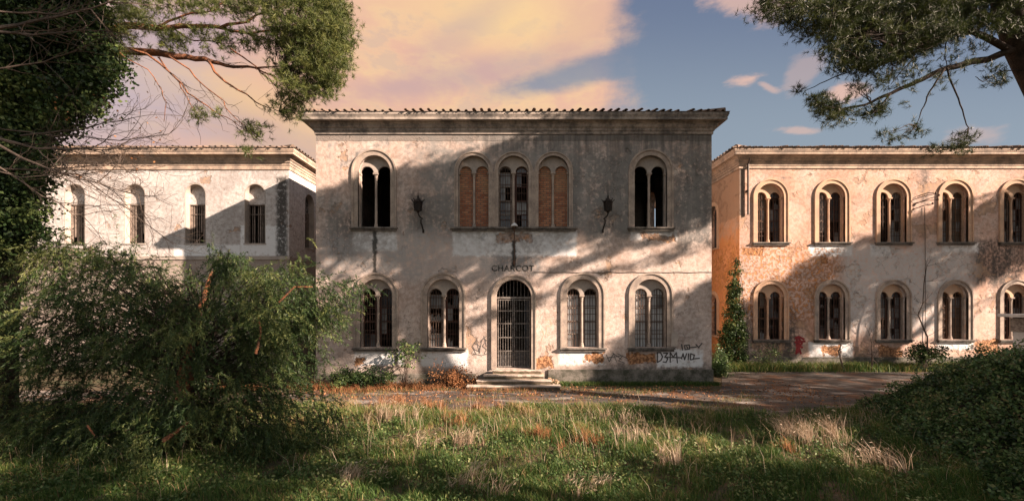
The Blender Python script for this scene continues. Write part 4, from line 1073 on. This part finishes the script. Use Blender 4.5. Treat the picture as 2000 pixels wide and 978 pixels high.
# ------------------------------------------------------------------ yew
yw = thing('spreading_yew', (-7.9, 9.9, 0), 'large dark spreading yew with drooping branchlets filling the left foreground', 'tree')
rg = np.random.default_rng(77)
YEW = [(-60, 500), (40, 470), (100, 455), (150, 440), (180, 470), (240, 470), (300, 505), (350, 520), (400, 500), (440, 478), (470, 500), (520, 505), (565, 500), (600, 478), (612, 500), (612, 545), (650, 550), (700, 532),
       (722, 556), (690, 590), (672, 625), (640, 660), (645, 700), (668, 735), (640, 770), (660, 800), (705, 850), (690, 880), (610, 885), (540, 870), (470, 862), (400, 890), (250, 905), (150, 880), (60, 850), (-60, 840)]
tr0 = np.array([-7.9, 9.9, .0])
b = MB(); b.tube([tuple(tr0-np.array([0, 0, .1])), (-7.8, 9.9, .8), (-7.6, 9.8, 1.8), (-7.4, 9.9, 3.0), (-7.0, 9.8, 4.2)], [.26, .22, .18, .12, .04], 9); b.build('trunk', M['bark_red'], yw, smooth=True)
b = MB()
NB = 560
q = inpoly(YEW, NB, rg)
Yd = 9.7+rg.uniform(-1.9, 1.7, NB)*np.clip(1.1-np.abs(q[:, 0]-330)/520, .35, 1)
gap = np.ones(NB, bool)
for (gx_, gy_, ra, rb) in [(95, 612, 48, 34), (215, 600, 34, 20), (300, 560, 30, 22), (35, 735, 60, 28), (215, 765, 55, 16), (430, 640, 26, 30), (400, 545, 26, 22), (520, 745, 34, 20), (450, 820, 44, 16), (600, 660, 26, 20), (150, 700, 34, 18), (575, 800, 30, 18), (330, 690, 24, 20)]:
    gap &= ((q[:, 0]-gx_)/ra)**2+((q[:, 1]-gy_)/rb)**2 > rg.uniform(.6, 1.2, NB)
E = topos(q, Yd); ok = (E[:, 2] > .1) & gap; E = E[ok]
parts = []
for e in E:
    h0 = np.array([-7.85, 9.9, .25]); k = min(.9, max(.05, (e[2]-.2)/6)); h0 = h0+np.array([.7*k, 0, 3.6*k])
    pts = wig(h0, e, 6, .035, rg, -.07); limb(b, pts, .03 if rg.random() < .15 else .012, .004, 4)
    L = np.linalg.norm(e-h0); nb = int(rg.integers(7, 19)); lr = rg.beta(1.3, 1.6); dz = rg.uniform(-1.3, -.35)
    # hanging branchlets along the outer half
    tt = 1.04-np.abs(rg.normal(size=nb))*.26; tt = np.clip(tt, .3, 1.04); arr = np.array(pts)
    base = np.stack([np.interp(tt*6, range(7), arr[:, i]) for i in range(3)], 1)+rg.normal(size=(nb, 3))*.10
    dirr = nrm((e-h0)[None]/L*.6+rg.normal(size=(nb, 3))*.45+np.array([0, 0, dz])); ln = rg.uniform(.25, .75, nb)
    m = 46
    s = rg.uniform(0, 1, (nb, m, 1)); P = base[:, None]+dirr[:, None]*ln[:, None, None]*s+np.array([0, 0, -.10])*s*s
    side = rg.normal(size=(nb, m, 3)); Dn = nrm(dirr[:, None]*.75+side*.5+np.array([0, 0, -.25]))
    V, Fa = diamonds(P.reshape(-1, 3), Dn.reshape(-1, 3), rg.uniform(.045, .11, nb*m), rg.uniform(.010, .020, nb*m), rg)
    r = np.repeat(.08+.6*lr+rg.uniform(-.15, .25, nb), m)+rg.normal(size=nb*m)*.12+(rg.random(nb*m) < .02)*.5
    parts.append((V, Fa, np.repeat(r, 4)))
b.build('limbs', M['bark'], yw); b = MB()
for l, r0, Y in [([(545, 590), (575, 560), (610, 560)], .02, 8.6), ([(500, 690), (510, 650), (505, 620)], .03, 8.5), ([(320, 860), (355, 835), (372, 820)], .05, 8.2), ([(170, 830), (185, 850)], .02, 8)]:
    b = MB(); limb(b, [at(x, y, Y) for x, y in l], r0, .01, 6); b.build('bare_limb', M['bark_red'], yw)
V, Fa, Rn = cat(parts); ok = V[:, 2].reshape(-1, 4).min(1) > .02
Vq = V.reshape(-1, 4, 3)[ok].reshape(-1, 3); npmesh('crown', Vq, np.arange(len(Vq)).reshape(-1, 4), M['yew'], yw, Rn.reshape(-1, 4)[ok].ravel())

# ------------------------------------------------------------------ bramble thicket on the right
rg = np.random.default_rng(9)
def foot(y): return 8.05+(y-7.5)*.47+.25*np.sin(y*1.7)
def hth(x, y):
    a = sst(x-foot(y), 0, 3.6); bk = sst(14.9-y, 0, 2.6); f = sst(y, 2.5, 7)
    return a*bk*f*(1.80+.30*vn(x, y, 1.0, 2)+.16*vn(x, y, 2.6, 3)+.09*vn(x, y, 5.5, 1))+a*0
th = thing('bramble_thicket', (13, 11, 0), 'low dark green bramble thicket heaped up in the right foreground', 'shrub')
gx = np.linspace(7, 24, 90); gy = np.linspace(2.5, 15, 70); A, B = np.meshgrid(gx, gy); H = hth(A, B)-.12
V = np.stack([A.ravel(), B.ravel(), H.ravel()], 1); nx, ny = 90, 70; ii = (np.arange(ny-1)[:, None]*nx+np.arange(nx-1)[None]).ravel()
npmesh('mound_body', V, np.stack([ii, ii+1, ii+nx+1, ii+nx], 1), simple('dark_mound_body', (.03, .028, .018), (.012, .014, .008), .95, 6, 1, bd=.05), th, smooth=True)  # dark solid body under the leaf layer
n = 170000; x = rg.uniform(7.2, 20, n); y = rg.uniform(4, 15, n); h = hth(x, y); k = (h > .04) & (np.abs(x)/y < 1.6); x, y, h = x[k], y[k], h[k]; n = len(x)
P = np.stack([x, y, h+np.abs(rg.normal(size=n))*.09*(1+vn(x, y, 3.5, 0))-.03], 1); Dn = nrm(np.stack([rg.normal(size=n), rg.normal(size=n)-.4, rg.normal(size=n)*.9+.25], 1))
V, Fa = diamonds(P, Dn, rg.uniform(.05, .11, n), rg.uniform(.035, .07, n), rg)
npmesh('leaves', V, Fa, M['bramble'], th, np.repeat(np.clip(rg.beta(1.5, 2.5, n)+.22*vn(x, y, 2.2, 1)+.15*vn(x, y, 5, 2), 0, 1), 4))
b = MB()
shoots = []
for k in range(95):
    x0 = rg.uniform(9.0, 15); y0 = rg.uniform(8, 14); 
    if x0-foot(y0) < .6: continue
    z0 = hth(x0, y0); a = rg.uniform(0, 6.28); L = rg.uniform(.4, 1.0)
    b = MB(); limb(b, [np.array([x0+L*q*math.cos(a), y0+L*q*math.sin(a)*.6, z0-.05+.55*math.sin(q*2.6)*L]) for q in np.linspace(0, 1, 6)], .007, .003, 4); b.build('cane', M['twig'], th)
    for q in np.linspace(.1, 1, 12): shoots.append([x0+L*q*math.cos(a), y0+L*q*math.sin(a)*.6, z0-.05+.55*math.sin(q*2.6)*L])
S_ = np.repeat(np.array(shoots), 5, 0)+rg.normal(size=(len(shoots)*5, 3))*.045
V, Fa = diamonds(S_, nrm(rg.normal(size=(len(S_), 3))+np.array([0, 0, .2])), rg.uniform(.05, .10, len(S_)), rg.uniform(.035, .06, len(S_)), rg)
npmesh('shoot_leaves', V, Fa, M['bramble'], th, np.repeat(rg.uniform(.35, .95, len(S_)), 4))

# ------------------------------------------------------------------ grass
rg = np.random.default_rng(3)
def blades(P, H, W, lean, rng, rnd, bend=.5):
    n = len(P); a = rng.uniform(0, 2*math.pi, n); side = np.stack([np.cos(a), np.sin(a), 0*a], 1)
    b2 = rng.uniform(0, 2*math.pi, n); ld = np.stack([np.cos(b2), np.sin(b2), 0*b2], 1)*rng.uniform(.1, 1, n)[:, None]*bend+np.asarray(lean)*rng.uniform(.2, 1.5, (n, 1))
    H = H[:, None]; W = np.broadcast_to(W, (n,))[:, None]
    up = np.array([0, 0, 1.])
    m = P+up*H*.55+ld*H*.22; tp_ = P+up*H*.92+ld*H*.8
    V = np.stack([P-side*W*.5, P+side*W*.5, m+side*W*.4, m-side*W*.4, tp_+side*W*.06, tp_-side*W*.06], 1).reshape(-1, 3)
    i = np.arange(n)[:, None]*6
    Fa = np.concatenate([i+np.array([[0, 1, 2, 3]]), i+np.array([[3, 2, 4, 5]])])
    return V, Fa, np.repeat(rnd, 6)
def lawn_pts(n, y0=4.5, y1=14):
    y = rg.uniform(y0, y1, n); x = rg.uniform(-1, 1, n)*(y*1.45+1.5)
    k = (y < edgeY(x)-.05+.25*vn(x, y, 3, 2)) & ~((x > foot(y)+.6) & (y > 4))
    return x[k], y[k]
x, y = lawn_pts(330000)
k = rg.random(len(x)) < .25+.75*sst(vn(x, y, 2.3, 4)+.4*vn(x, y, 5, 2), -.75, -.15); x, y = x[k], y[k]
dryf = sst(vn(x, y, 1.5, 3)+.5*vn(x, y, 4, 1), .1, .9)*sst(y, 6.5, 10.5)*.75+sst(y, 10.3, 12.6)*sst(4-x, 0, 3)*rg.uniform(0, .5, len(x))
wet = .10*vn(x, y, 1.1, 4)
hh = .10+.07*sst(vn(x, y, 3.1, 5), 0, .8)+.10*np.clip(vn(x, y, 1.2, 0), -.6, 1)+.05*rg.random(len(x))+.10*dryf
hh = np.clip(hh, .05, .5)*rg.uniform(.6, 1.35, len(x))
rn = np.clip(.28+wet+rg.normal(size=len(x))*.12+dryf*.42+(rg.random(len(x)) < .10)*.4, 0, 1)
V, Fa, Rn = blades(np.stack([x, y, gz(x, y)-.01], 1), hh, rg.uniform(.007, .015, len(x)), np.array([-.15, 0, 0]), rg, rn, .9)
o = npmesh('grass', V, Fa, M['grass'], None, Rn); tag(o, kind='stuff')
# low leafy weeds between the grass
x, y = lawn_pts(110000); k = vn(x, y, 1.8, 2) > -.2; x, y = x[k], y[k]; n = len(x)
V, Fa = diamonds(np.stack([x, y, gz(x, y)+rg.uniform(0, .16, n)], 1), nrm(np.stack([rg.normal(size=n), rg.normal(size=n), rg.uniform(0, .8, n)], 1)), rg.uniform(.04, .09, n), rg.uniform(.025, .05, n), rg)
o = npmesh('ground_weeds', V, Fa, M['weed'], None, np.repeat(rg.uniform(.1, .8, n), 4)); tag(o, kind='stuff')
# scattered tall seed stalks
x, y = lawn_pts(9000, 5, 13.6); k = (vn(x, y, 1.3, 5) > .15) & (rg.random(len(x)) < sst(y, 6.5, 11)); x, y = x[k], y[k]
V, Fa, Rn = blades(np.stack([x, y, gz(x, y)], 1), rg.uniform(.3, .75, len(x)), .008, np.array([-.3, 0, 0]), rg, rg.uniform(.1, .9, len(x)), .8)
o = npmesh('dry_stalks', V, Fa, M['straw'], None, Rn); tag(o, kind='stuff')
# dry strip, weeds and fallen leaves at the foot of the walls and along the road
def strip(n, x0, x1, yf, spread): x = rg.uniform(x0, x1, n); return x, yf(x)+rg.normal(size=n)*spread
x, y = strip(15000, -12, 1.3, lambda x: 16.8+.2*np.sin(x*1.3), .38); k = (vn(x, y*2, 1.4, 1) > -.15) & (y < 17.7) & ~((x > -1.9) & (y > 16.4)); x, y = x[k], y[k]
V, Fa, Rn = blades(np.stack([x, y, 0*x], 1), rg.uniform(.04, .36, len(x))*(.5+.5*np.clip(vn(x, y, 2.5, 3)+.6, 0, 1)), .012, np.array([-.1, 0, 0]), rg, rg.uniform(0, .8, len(x)), 1.1)
o = npmesh('dry_verge', V, Fa, M['rust'], None, Rn); tag(o, kind='stuff')
x, y = strip(2600, -9, 12, lambda x: 16.0+0*x, 1.0); n = len(x)
V, Fa = diamonds(np.stack([x, y, .02+rg.uniform(0, .03, n)], 1), nrm(np.stack([rg.normal(size=n), rg.normal(size=n), rg.uniform(0, .3, n)], 1)), rg.uniform(.05, .11, n), .05, rg)
o = npmesh('fallen_leaves', V, Fa, M['rust'], None, np.repeat(rg.uniform(0, 1, n), 4)); tag(o, kind='stuff')
x = rg.uniform(-11, 9, 16000); y = rg.uniform(13.4, 16.6, 16000); k = (vn(x*.5, y*1.6, 1.5, 4) > .32+.3*sst(np.abs(y-15.0), 0, 1.4)*-1+.12); x, y = x[k], y[k]
V, Fa, Rn = blades(np.stack([x, y, 0*x], 1), rg.uniform(.03, .16, len(x)), .012, np.array([0, 0, 0]), rg, rg.uniform(.1, .95, len(x)), 1.0)
o = npmesh('road_weeds', V, Fa, M['grass'], None, Rn); tag(o, kind='stuff')
x, y = strip(16000, 8.7, 26, lambda x: 21.3+0*x, .35); k = y < 21.9; x, y = x[k], y[k]
V, Fa, Rn = blades(np.stack([x, y, 0*x], 1), rg.uniform(.1, .5, len(x)), .022, np.array([0, 0, 0]), rg, rg.uniform(0.05, .75, len(x)), .9)
o = npmesh('wall_foot_grass', V, Fa, M['grass'], None, Rn); tag(o, kind='stuff')
x, y = strip(5000, 1.6, 8.6, lambda x: 17.45+0*x, .12); k = y < 17.68; x, y = x[k], y[k]
V, Fa, Rn = blades(np.stack([x, y, 0*x], 1), rg.uniform(.05, .22, len(x)), .016, np.array([0, 0, 0]), rg, rg.uniform(0.0, .6, len(x)), .9)
o = npmesh('plinth_weeds', V, Fa, M['grass'], None, Rn); tag(o, kind='stuff')

# individual dry grass clumps
def clump(px, py, r, h, n, lean, mat, label, cat_='grass clump', name='dry_grass_clump', wd=.010, grp='dry clumps standing in the lawn'):
    Y = F*EYE/(py-HY); x0 = (px-CX)/F*Y
    sub = rg.normal(size=(max(4, n//22), 2))*r*.55; kk = rg.integers(0, len(sub), n); x = x0+sub[kk, 0]+rg.normal(size=n)*.05; y = Y+sub[kk, 1]*.6+rg.normal(size=n)*.05; lk_ = rg.uniform(.6, 1.2, len(sub))[kk]
    V, Fa, Rn = blades(np.stack([x, y, gz(x, y)], 1), rg.uniform(.35, 1.1, n)*h*lk_, wd, np.array([lean, 0, 0]), rg, rg.uniform(.1, 1, n), .95)
    th = thing(name, (x0, Y, 0), label, cat_, grp)
    npmesh('blades', V, Fa, M[mat], th, Rn)
    if mat == 'straw':
        k = rg.integers(0, n, n//4); P = V.reshape(-1, 6, 3)[k, 4]
        V2, F2 = diamonds(P, nrm(rg.normal(size=(len(P), 3))*.3+np.array([lean, 0, .3])), .09, .014, rg); npmesh('seed_plumes', V2, F2, M['straw'], th, np.repeat(rg.uniform(.4, 1, len(P)), 4))
clump(1590, 872, .75, .75, 420, -.55, 'straw', 'tall pale straw clump leaning left at the right end of the lawn')
clump(1530, 860, .35, .65, 150, -.55, 'straw', 'thin straw clump just left of the tall leaning one by the road')
clump(1720, 925, .7, .6, 260, -.5, 'straw', 'sparse grey straw clump beside the foot of the bramble thicket')
clump(1310, 920, .4, .55, 130, -.3, 'straw', 'thin seeding clump in the middle of the sunlit lawn')
clump(1220, 830, .4, .5, 150, 0, 'straw', 'brownish clump on the lawn edge below the right ground floor windows')
clump(755, 832, .55, .75, 220, .35, 'straw', 'pale arching straw clump right beside the yew at the road edge')
clump(800, 880, .6, .32, 220, .9, 'straw', 'flattened whitish straw clump sweeping right near the yew tips')
clump(900, 880, .35, .5, 200, .5, 'straw', 'upright pinkish straw clump straight below the left edge of the steps')
clump(1045, 868, .4, .42, 260, 0, 'rust', 'glowing rust-red clump straight below the steps')
clump(850, 800, .7, .42, 420, 0, 'rust', 'broad rust-coloured clump at the near edge of the road left of the steps')
clump(930, 975, .5, .55, 180, .6, 'straw', 'arching straw clump at the very front of the lawn')
clump(775, 795, .8, .55, 420, .1, 'rust', 'tall rusty tangle against the road beside the yew tips')
clump(955, 800, .6, .35, 260, 0, 'rust', 'low rust-orange clump on the near road edge just left of the steps')
clump(880, 840, .5, .38, 200, .3, 'rust', 'ragged red-brown clump between the pale arching straw and the steps')
clump(1130, 880, .5, .4, 220, .2, 'rust', 'dull brown clump right of the glowing rust-red one')
clump(1250, 870, .5, .45, 180, -.2, 'straw', 'see-through straw clump just left of the thin seeding one')
clump(700, 960, .5, .4, 240, .4, 'straw', 'pale matted straw clump at the front left of the lawn')
clump(1140, 965, .6, .3, 200, .6, 'straw', 'whitish flattened clump at the very front right of centre')
clump(1540, 890, .15, .4, 80, -.2, 'rust', 'small red-brown clump below the leaning straw')
# leafy plants at the wall
def bush(px, py, Y, rx, rz, n, size, mat, label, name='wall_shrub', cat_='shrub', ry=.4, flat=0):
    c = np.array(at(px, py, Y)); th = thing(name, (c[0], Y, 0), label, cat_)
    m = 60; C = c+rg.normal(size=(m, 3))*np.array([rx, ry, rz])*.55; k = n//m
    P = np.repeat(C, k, 0)+rg.normal(size=(m*k, 3))*.10; ok = P[:, 2] > .03; P = P[ok]
    V, Fa = diamonds(P, nrm(rg.normal(size=(len(P), 3))+np.array([0, -.3, .1])), rg.uniform(.7, 1.3, len(P))*size, size*.6, rg)
    npmesh('leaves', V, Fa, M[mat], th, np.repeat(np.repeat(rg.uniform(.05, .8, m), k)[ok]+rg.normal(size=len(P))*.12, 4))
    b = MB()
    for cc in C[::3]: limb(b, wig(np.array([c[0]+rg.normal()*.15, Y, 0.]), cc, 4, .05, rg), .012, .004, 4)
    b.build('stems', M['twig'], th)
bush(705, 740, 17.0, 1.2, .28, 5200, .08, 'ivy', 'dark green shrub at the wall foot below the left ground floor window')
bush(790, 690, 17.3, .55, .45, 420, .12, 'weed', 'yellow-leaved sapling growing up the wall between the two left ground floor windows')
bush(885, 738, 17.1, .55, .33, 1900, .08, 'rust', 'rust-brown dead shrub at the left side of the steps')
bush(1402, 715, 19.5, .38, .5, 3000, .10, 'bramble', 'green shrub in the court mouth at the right corner of the central block')
bush(1500, 695, 21.4, .8, .5, 700, .07, 'weed', 'thin straggly shrub under the first ground floor window of the right wing')
bush(1810, 690, 20.8, .8, .3, 1800, .11, 'ivy', 'dark shrub below the cable on the right wing')
# dead tangled shrub over the left straw
def ivyclimb():
    th = thing('climbing_ivy', (WX(1432), DW-.1, 0), 'ivy climbing the near corner of the right wing', 'ivy')
    poly = [(1435, 492), (1441, 530), (1448, 600), (1456, 650), (1454, 720), (1400, 720), (1408, 660), (1420, 610), (1430, 540)]
    q = inpoly(poly, 340, rg); C = topos(q, np.full(340, 21.75))+rg.normal(size=(340, 3))*np.array([.03, .1, .05]); k = 34
    P = np.repeat(C, k, 0)+rg.normal(size=(340*k, 3))*.085; P[:, 1] = np.minimum(P[:, 1], 21.93)
    V, Fa = diamonds(P, nrm(rg.normal(size=(len(P), 3))+np.array([0, -.3, -.5])), rg.uniform(.06, .12, len(P)), .07, rg)
    npmesh('leaves', V, Fa, M['ivy'], th, np.repeat(np.repeat(rg.uniform(.1, .8, 340), k)+rg.normal(size=len(P))*.12, 4))
    b = MB()
    for k in range(7): limb(b, wig(np.array([WX(1420+k*5), 21.9, 0]), np.array([WX(1432+k*2), 21.93, WZ(600-k*12)]), 7, .02, rg), .025, .008, 5)
    b.build('stems', M['twig'], th)
ivyclimb()
# bare saplings before the right wing
for (px, top, label) in [((1650, 640), (1640, 655), 'short leaning bare sapling under the second ground floor window of the right wing'), ((1702, 690), (1698, 655), 'thin upright bare sapling between the second and third windows of the right wing'), ((1802, 700), (1810, 520), 'tall spindly bare sapling standing before the cable of the right wing')]:
    Y = 20.8; base = np.array([at(px[0], 720, Y)[0], Y, 0.0]); tpn = np.array(at(top[0], top[1], Y))
    th = thing('bare_sapling', tuple(base), label, 'sapling', 'bare saplings along the right wing')
    b = MB(); pts = wig(base, tpn, 6, .03, rg); limb(b, pts, .05, .015, 6); b.build('stem', M['twig'], th)
    b = MB()
    for k in range(2, 7):
        for _ in range(3): twigs(b, pts[k], nrm(rg.normal(size=3)*.7+np.array([0, 0, .6])), rg.uniform(.3, .8), .012, 1, rg)
    b.build('twigs', M['twig'], th)

# ------------------------------------------------------------------ rubble by the steps
b = MB(); th = thing('rubble_heap', (SX(1062), D-.35, 0), 'small heap of broken masonry right of the steps', 'rubble')
rr = random.Random(4)
for k in range(60):
    x = SX(1066)+rr.gauss(0, .42); y = D-.2-abs(rr.gauss(0, .22)); s = rr.uniform(.03, .09); z = max(0, .55-abs(x-SX(1056))*.55)*rr.uniform(.3, 1)*max(0, 1-(D-y-.1)*1.4)
    a = rr.uniform(0, 3); c, s2 = math.cos(a)*s, math.sin(a)*s
    b.add([(x-c, y-s2, z), (x+s2, y-c, z), (x+c, y+s2, z+rr.uniform(0, .03)), (x-s2, y+c, z), (x-c*.7, y-s2*.7, z+s), (x+s2*.8, y-c*.8, z+s*.9), (x+c*.6, y+s2*.6, z+s*1.1), (x-s2*.7, y+c*.7, z+s*.8)], [(0, 1, 5, 4), (1, 2, 6, 5), (2, 3, 7, 6), (3, 0, 4, 7), (4, 5, 6, 7), (3, 2, 1, 0)])
b.build('stones', simple('broken_masonry', (.40, .25, .15), (.22, .16, .12), .95, 4, .8), th)

# ------------------------------------------------------------------ unseen trees known by their shade, crowns shaped to cast it
def shade_tree(name, base, C, label, n, spread, ln, wd, mat='needle', leaves=False):
    th = thing(name, tuple(base), label, 'tree', 'trees right of the view that shade the place')
    top = C.mean(0); b = MB(); b.tube([(base[0], base[1], -.1), (base[0]+.2, base[1], top[2]*.45), tuple(top)], [.4, .32, .12], 9)
    b.build('trunk', M['bark'], th, smooth=True)
    b = MB()
    for k in range(22): c = C[rg.integers(len(C))]; limb(b, wig(np.array([base[0]+.15, base[1], top[2]*.6]), c, 5, .03, rg), .08, .015, 5)
    b.build('limbs', M['bark'], th)
    V, Fa, Rn = tufts(C, n, spread, ln, wd, rg); npmesh('crown', V, Fa, M[mat], th, Rn)
# shade on the right wing
RW = [(1436, 600), (1500, 570), (1620, 500), (1740, 445), (1870, 405), (2000, 368), (2250, 290), (2250, 450), (2000, 520), (1800, 590), (1640, 632), (1560, 700), (1440, 712)]
C = caster(RW, 1.7, 2.3, 420, rg, 22.0); shade_tree('roadside_pine', (38, 12.5, 0), C, 'tall pine out of view beyond the right edge that shades the right wing', 12, (.35, .35, .16), .3, .055)
C = caster([(1250, 640), (1300, 610), (1340, 585), (1400, 545), (1400, 770), (1150, 770), (1190, 715)], 1.75, 2.3, 120, rg); shade_tree('low_roadside_pine', (27, 8.5, 0), C, 'low pine beyond the right edge shading the corner of the central block', 12, (.3, .3, .2), .28, .055)
def ground_caster(poly, s0, s1, n, rng):
    q = inpoly(poly, n, rng); Y = F*EYE/(q[:, 1]-HY); P = np.stack([(q[:, 0]-CX)/F*Y, Y, 0*Y+.1], 1); return offview(P+SUN[None]*rng.uniform(s0, s1, (n, 1)))
G1 = [ground_caster([(-100, 850), (690, 850), (700, 900), (1250, 903), (1500, 925), (2100, 935), (2100, 1100), (1300, 1010), (1250, 930), (700, 922), (600, 950), (500, 1100), (-100, 1100)], 2.0, 2.6, 200, rg),
      ground_caster([(1100, 985), (2100, 930), (2300, 1300), (1150, 1300)], 2.0, 2.6, 60, rg),
      caster([(-60, 480), (180, 480), (330, 600), (360, 700), (330, 880), (-60, 880)], 2.0, 2.6, 55, rg, 9.2),
      caster([(-60, -60), (200, -40), (225, 150), (150, 250), (100, 440), (-60, 470)], 2.0, 2.6, 80, rg, 9.6)]
C = np.concatenate(G1); shade_tree('garden_pine', (21, -2.0, 0), C, 'wide pine behind the viewer that shades the lawn and the yew', 10, (.33, .33, .16), .3, .055)
G2 = [ground_caster([(1440, 722), (1800, 722), (1690, 800), (1560, 800), (1470, 775)], 2.0, 2.5, 110, rg), ground_caster([(1150, 742), (1440, 735), (1480, 772), (1180, 758)], 2.0, 2.5, 60, rg),
      ground_caster([(1230, 800), (1500, 800), (1490, 850), (1260, 850)], 2.0, 2.5, 40, rg),
      caster([(1660, 820), (1700, 750), (1800, 700), (2050, 690), (2100, 960), (1880, 960), (1800, 850)], 2.0, 2.6, 110, rg, 10.8)]
C = np.concatenate(G2); shade_tree('verge_pine', (32, 4.5, 0), C, 'broad pine beyond the right edge that shades the thicket and the road', 12, (.33, .33, .16), .3, .055)
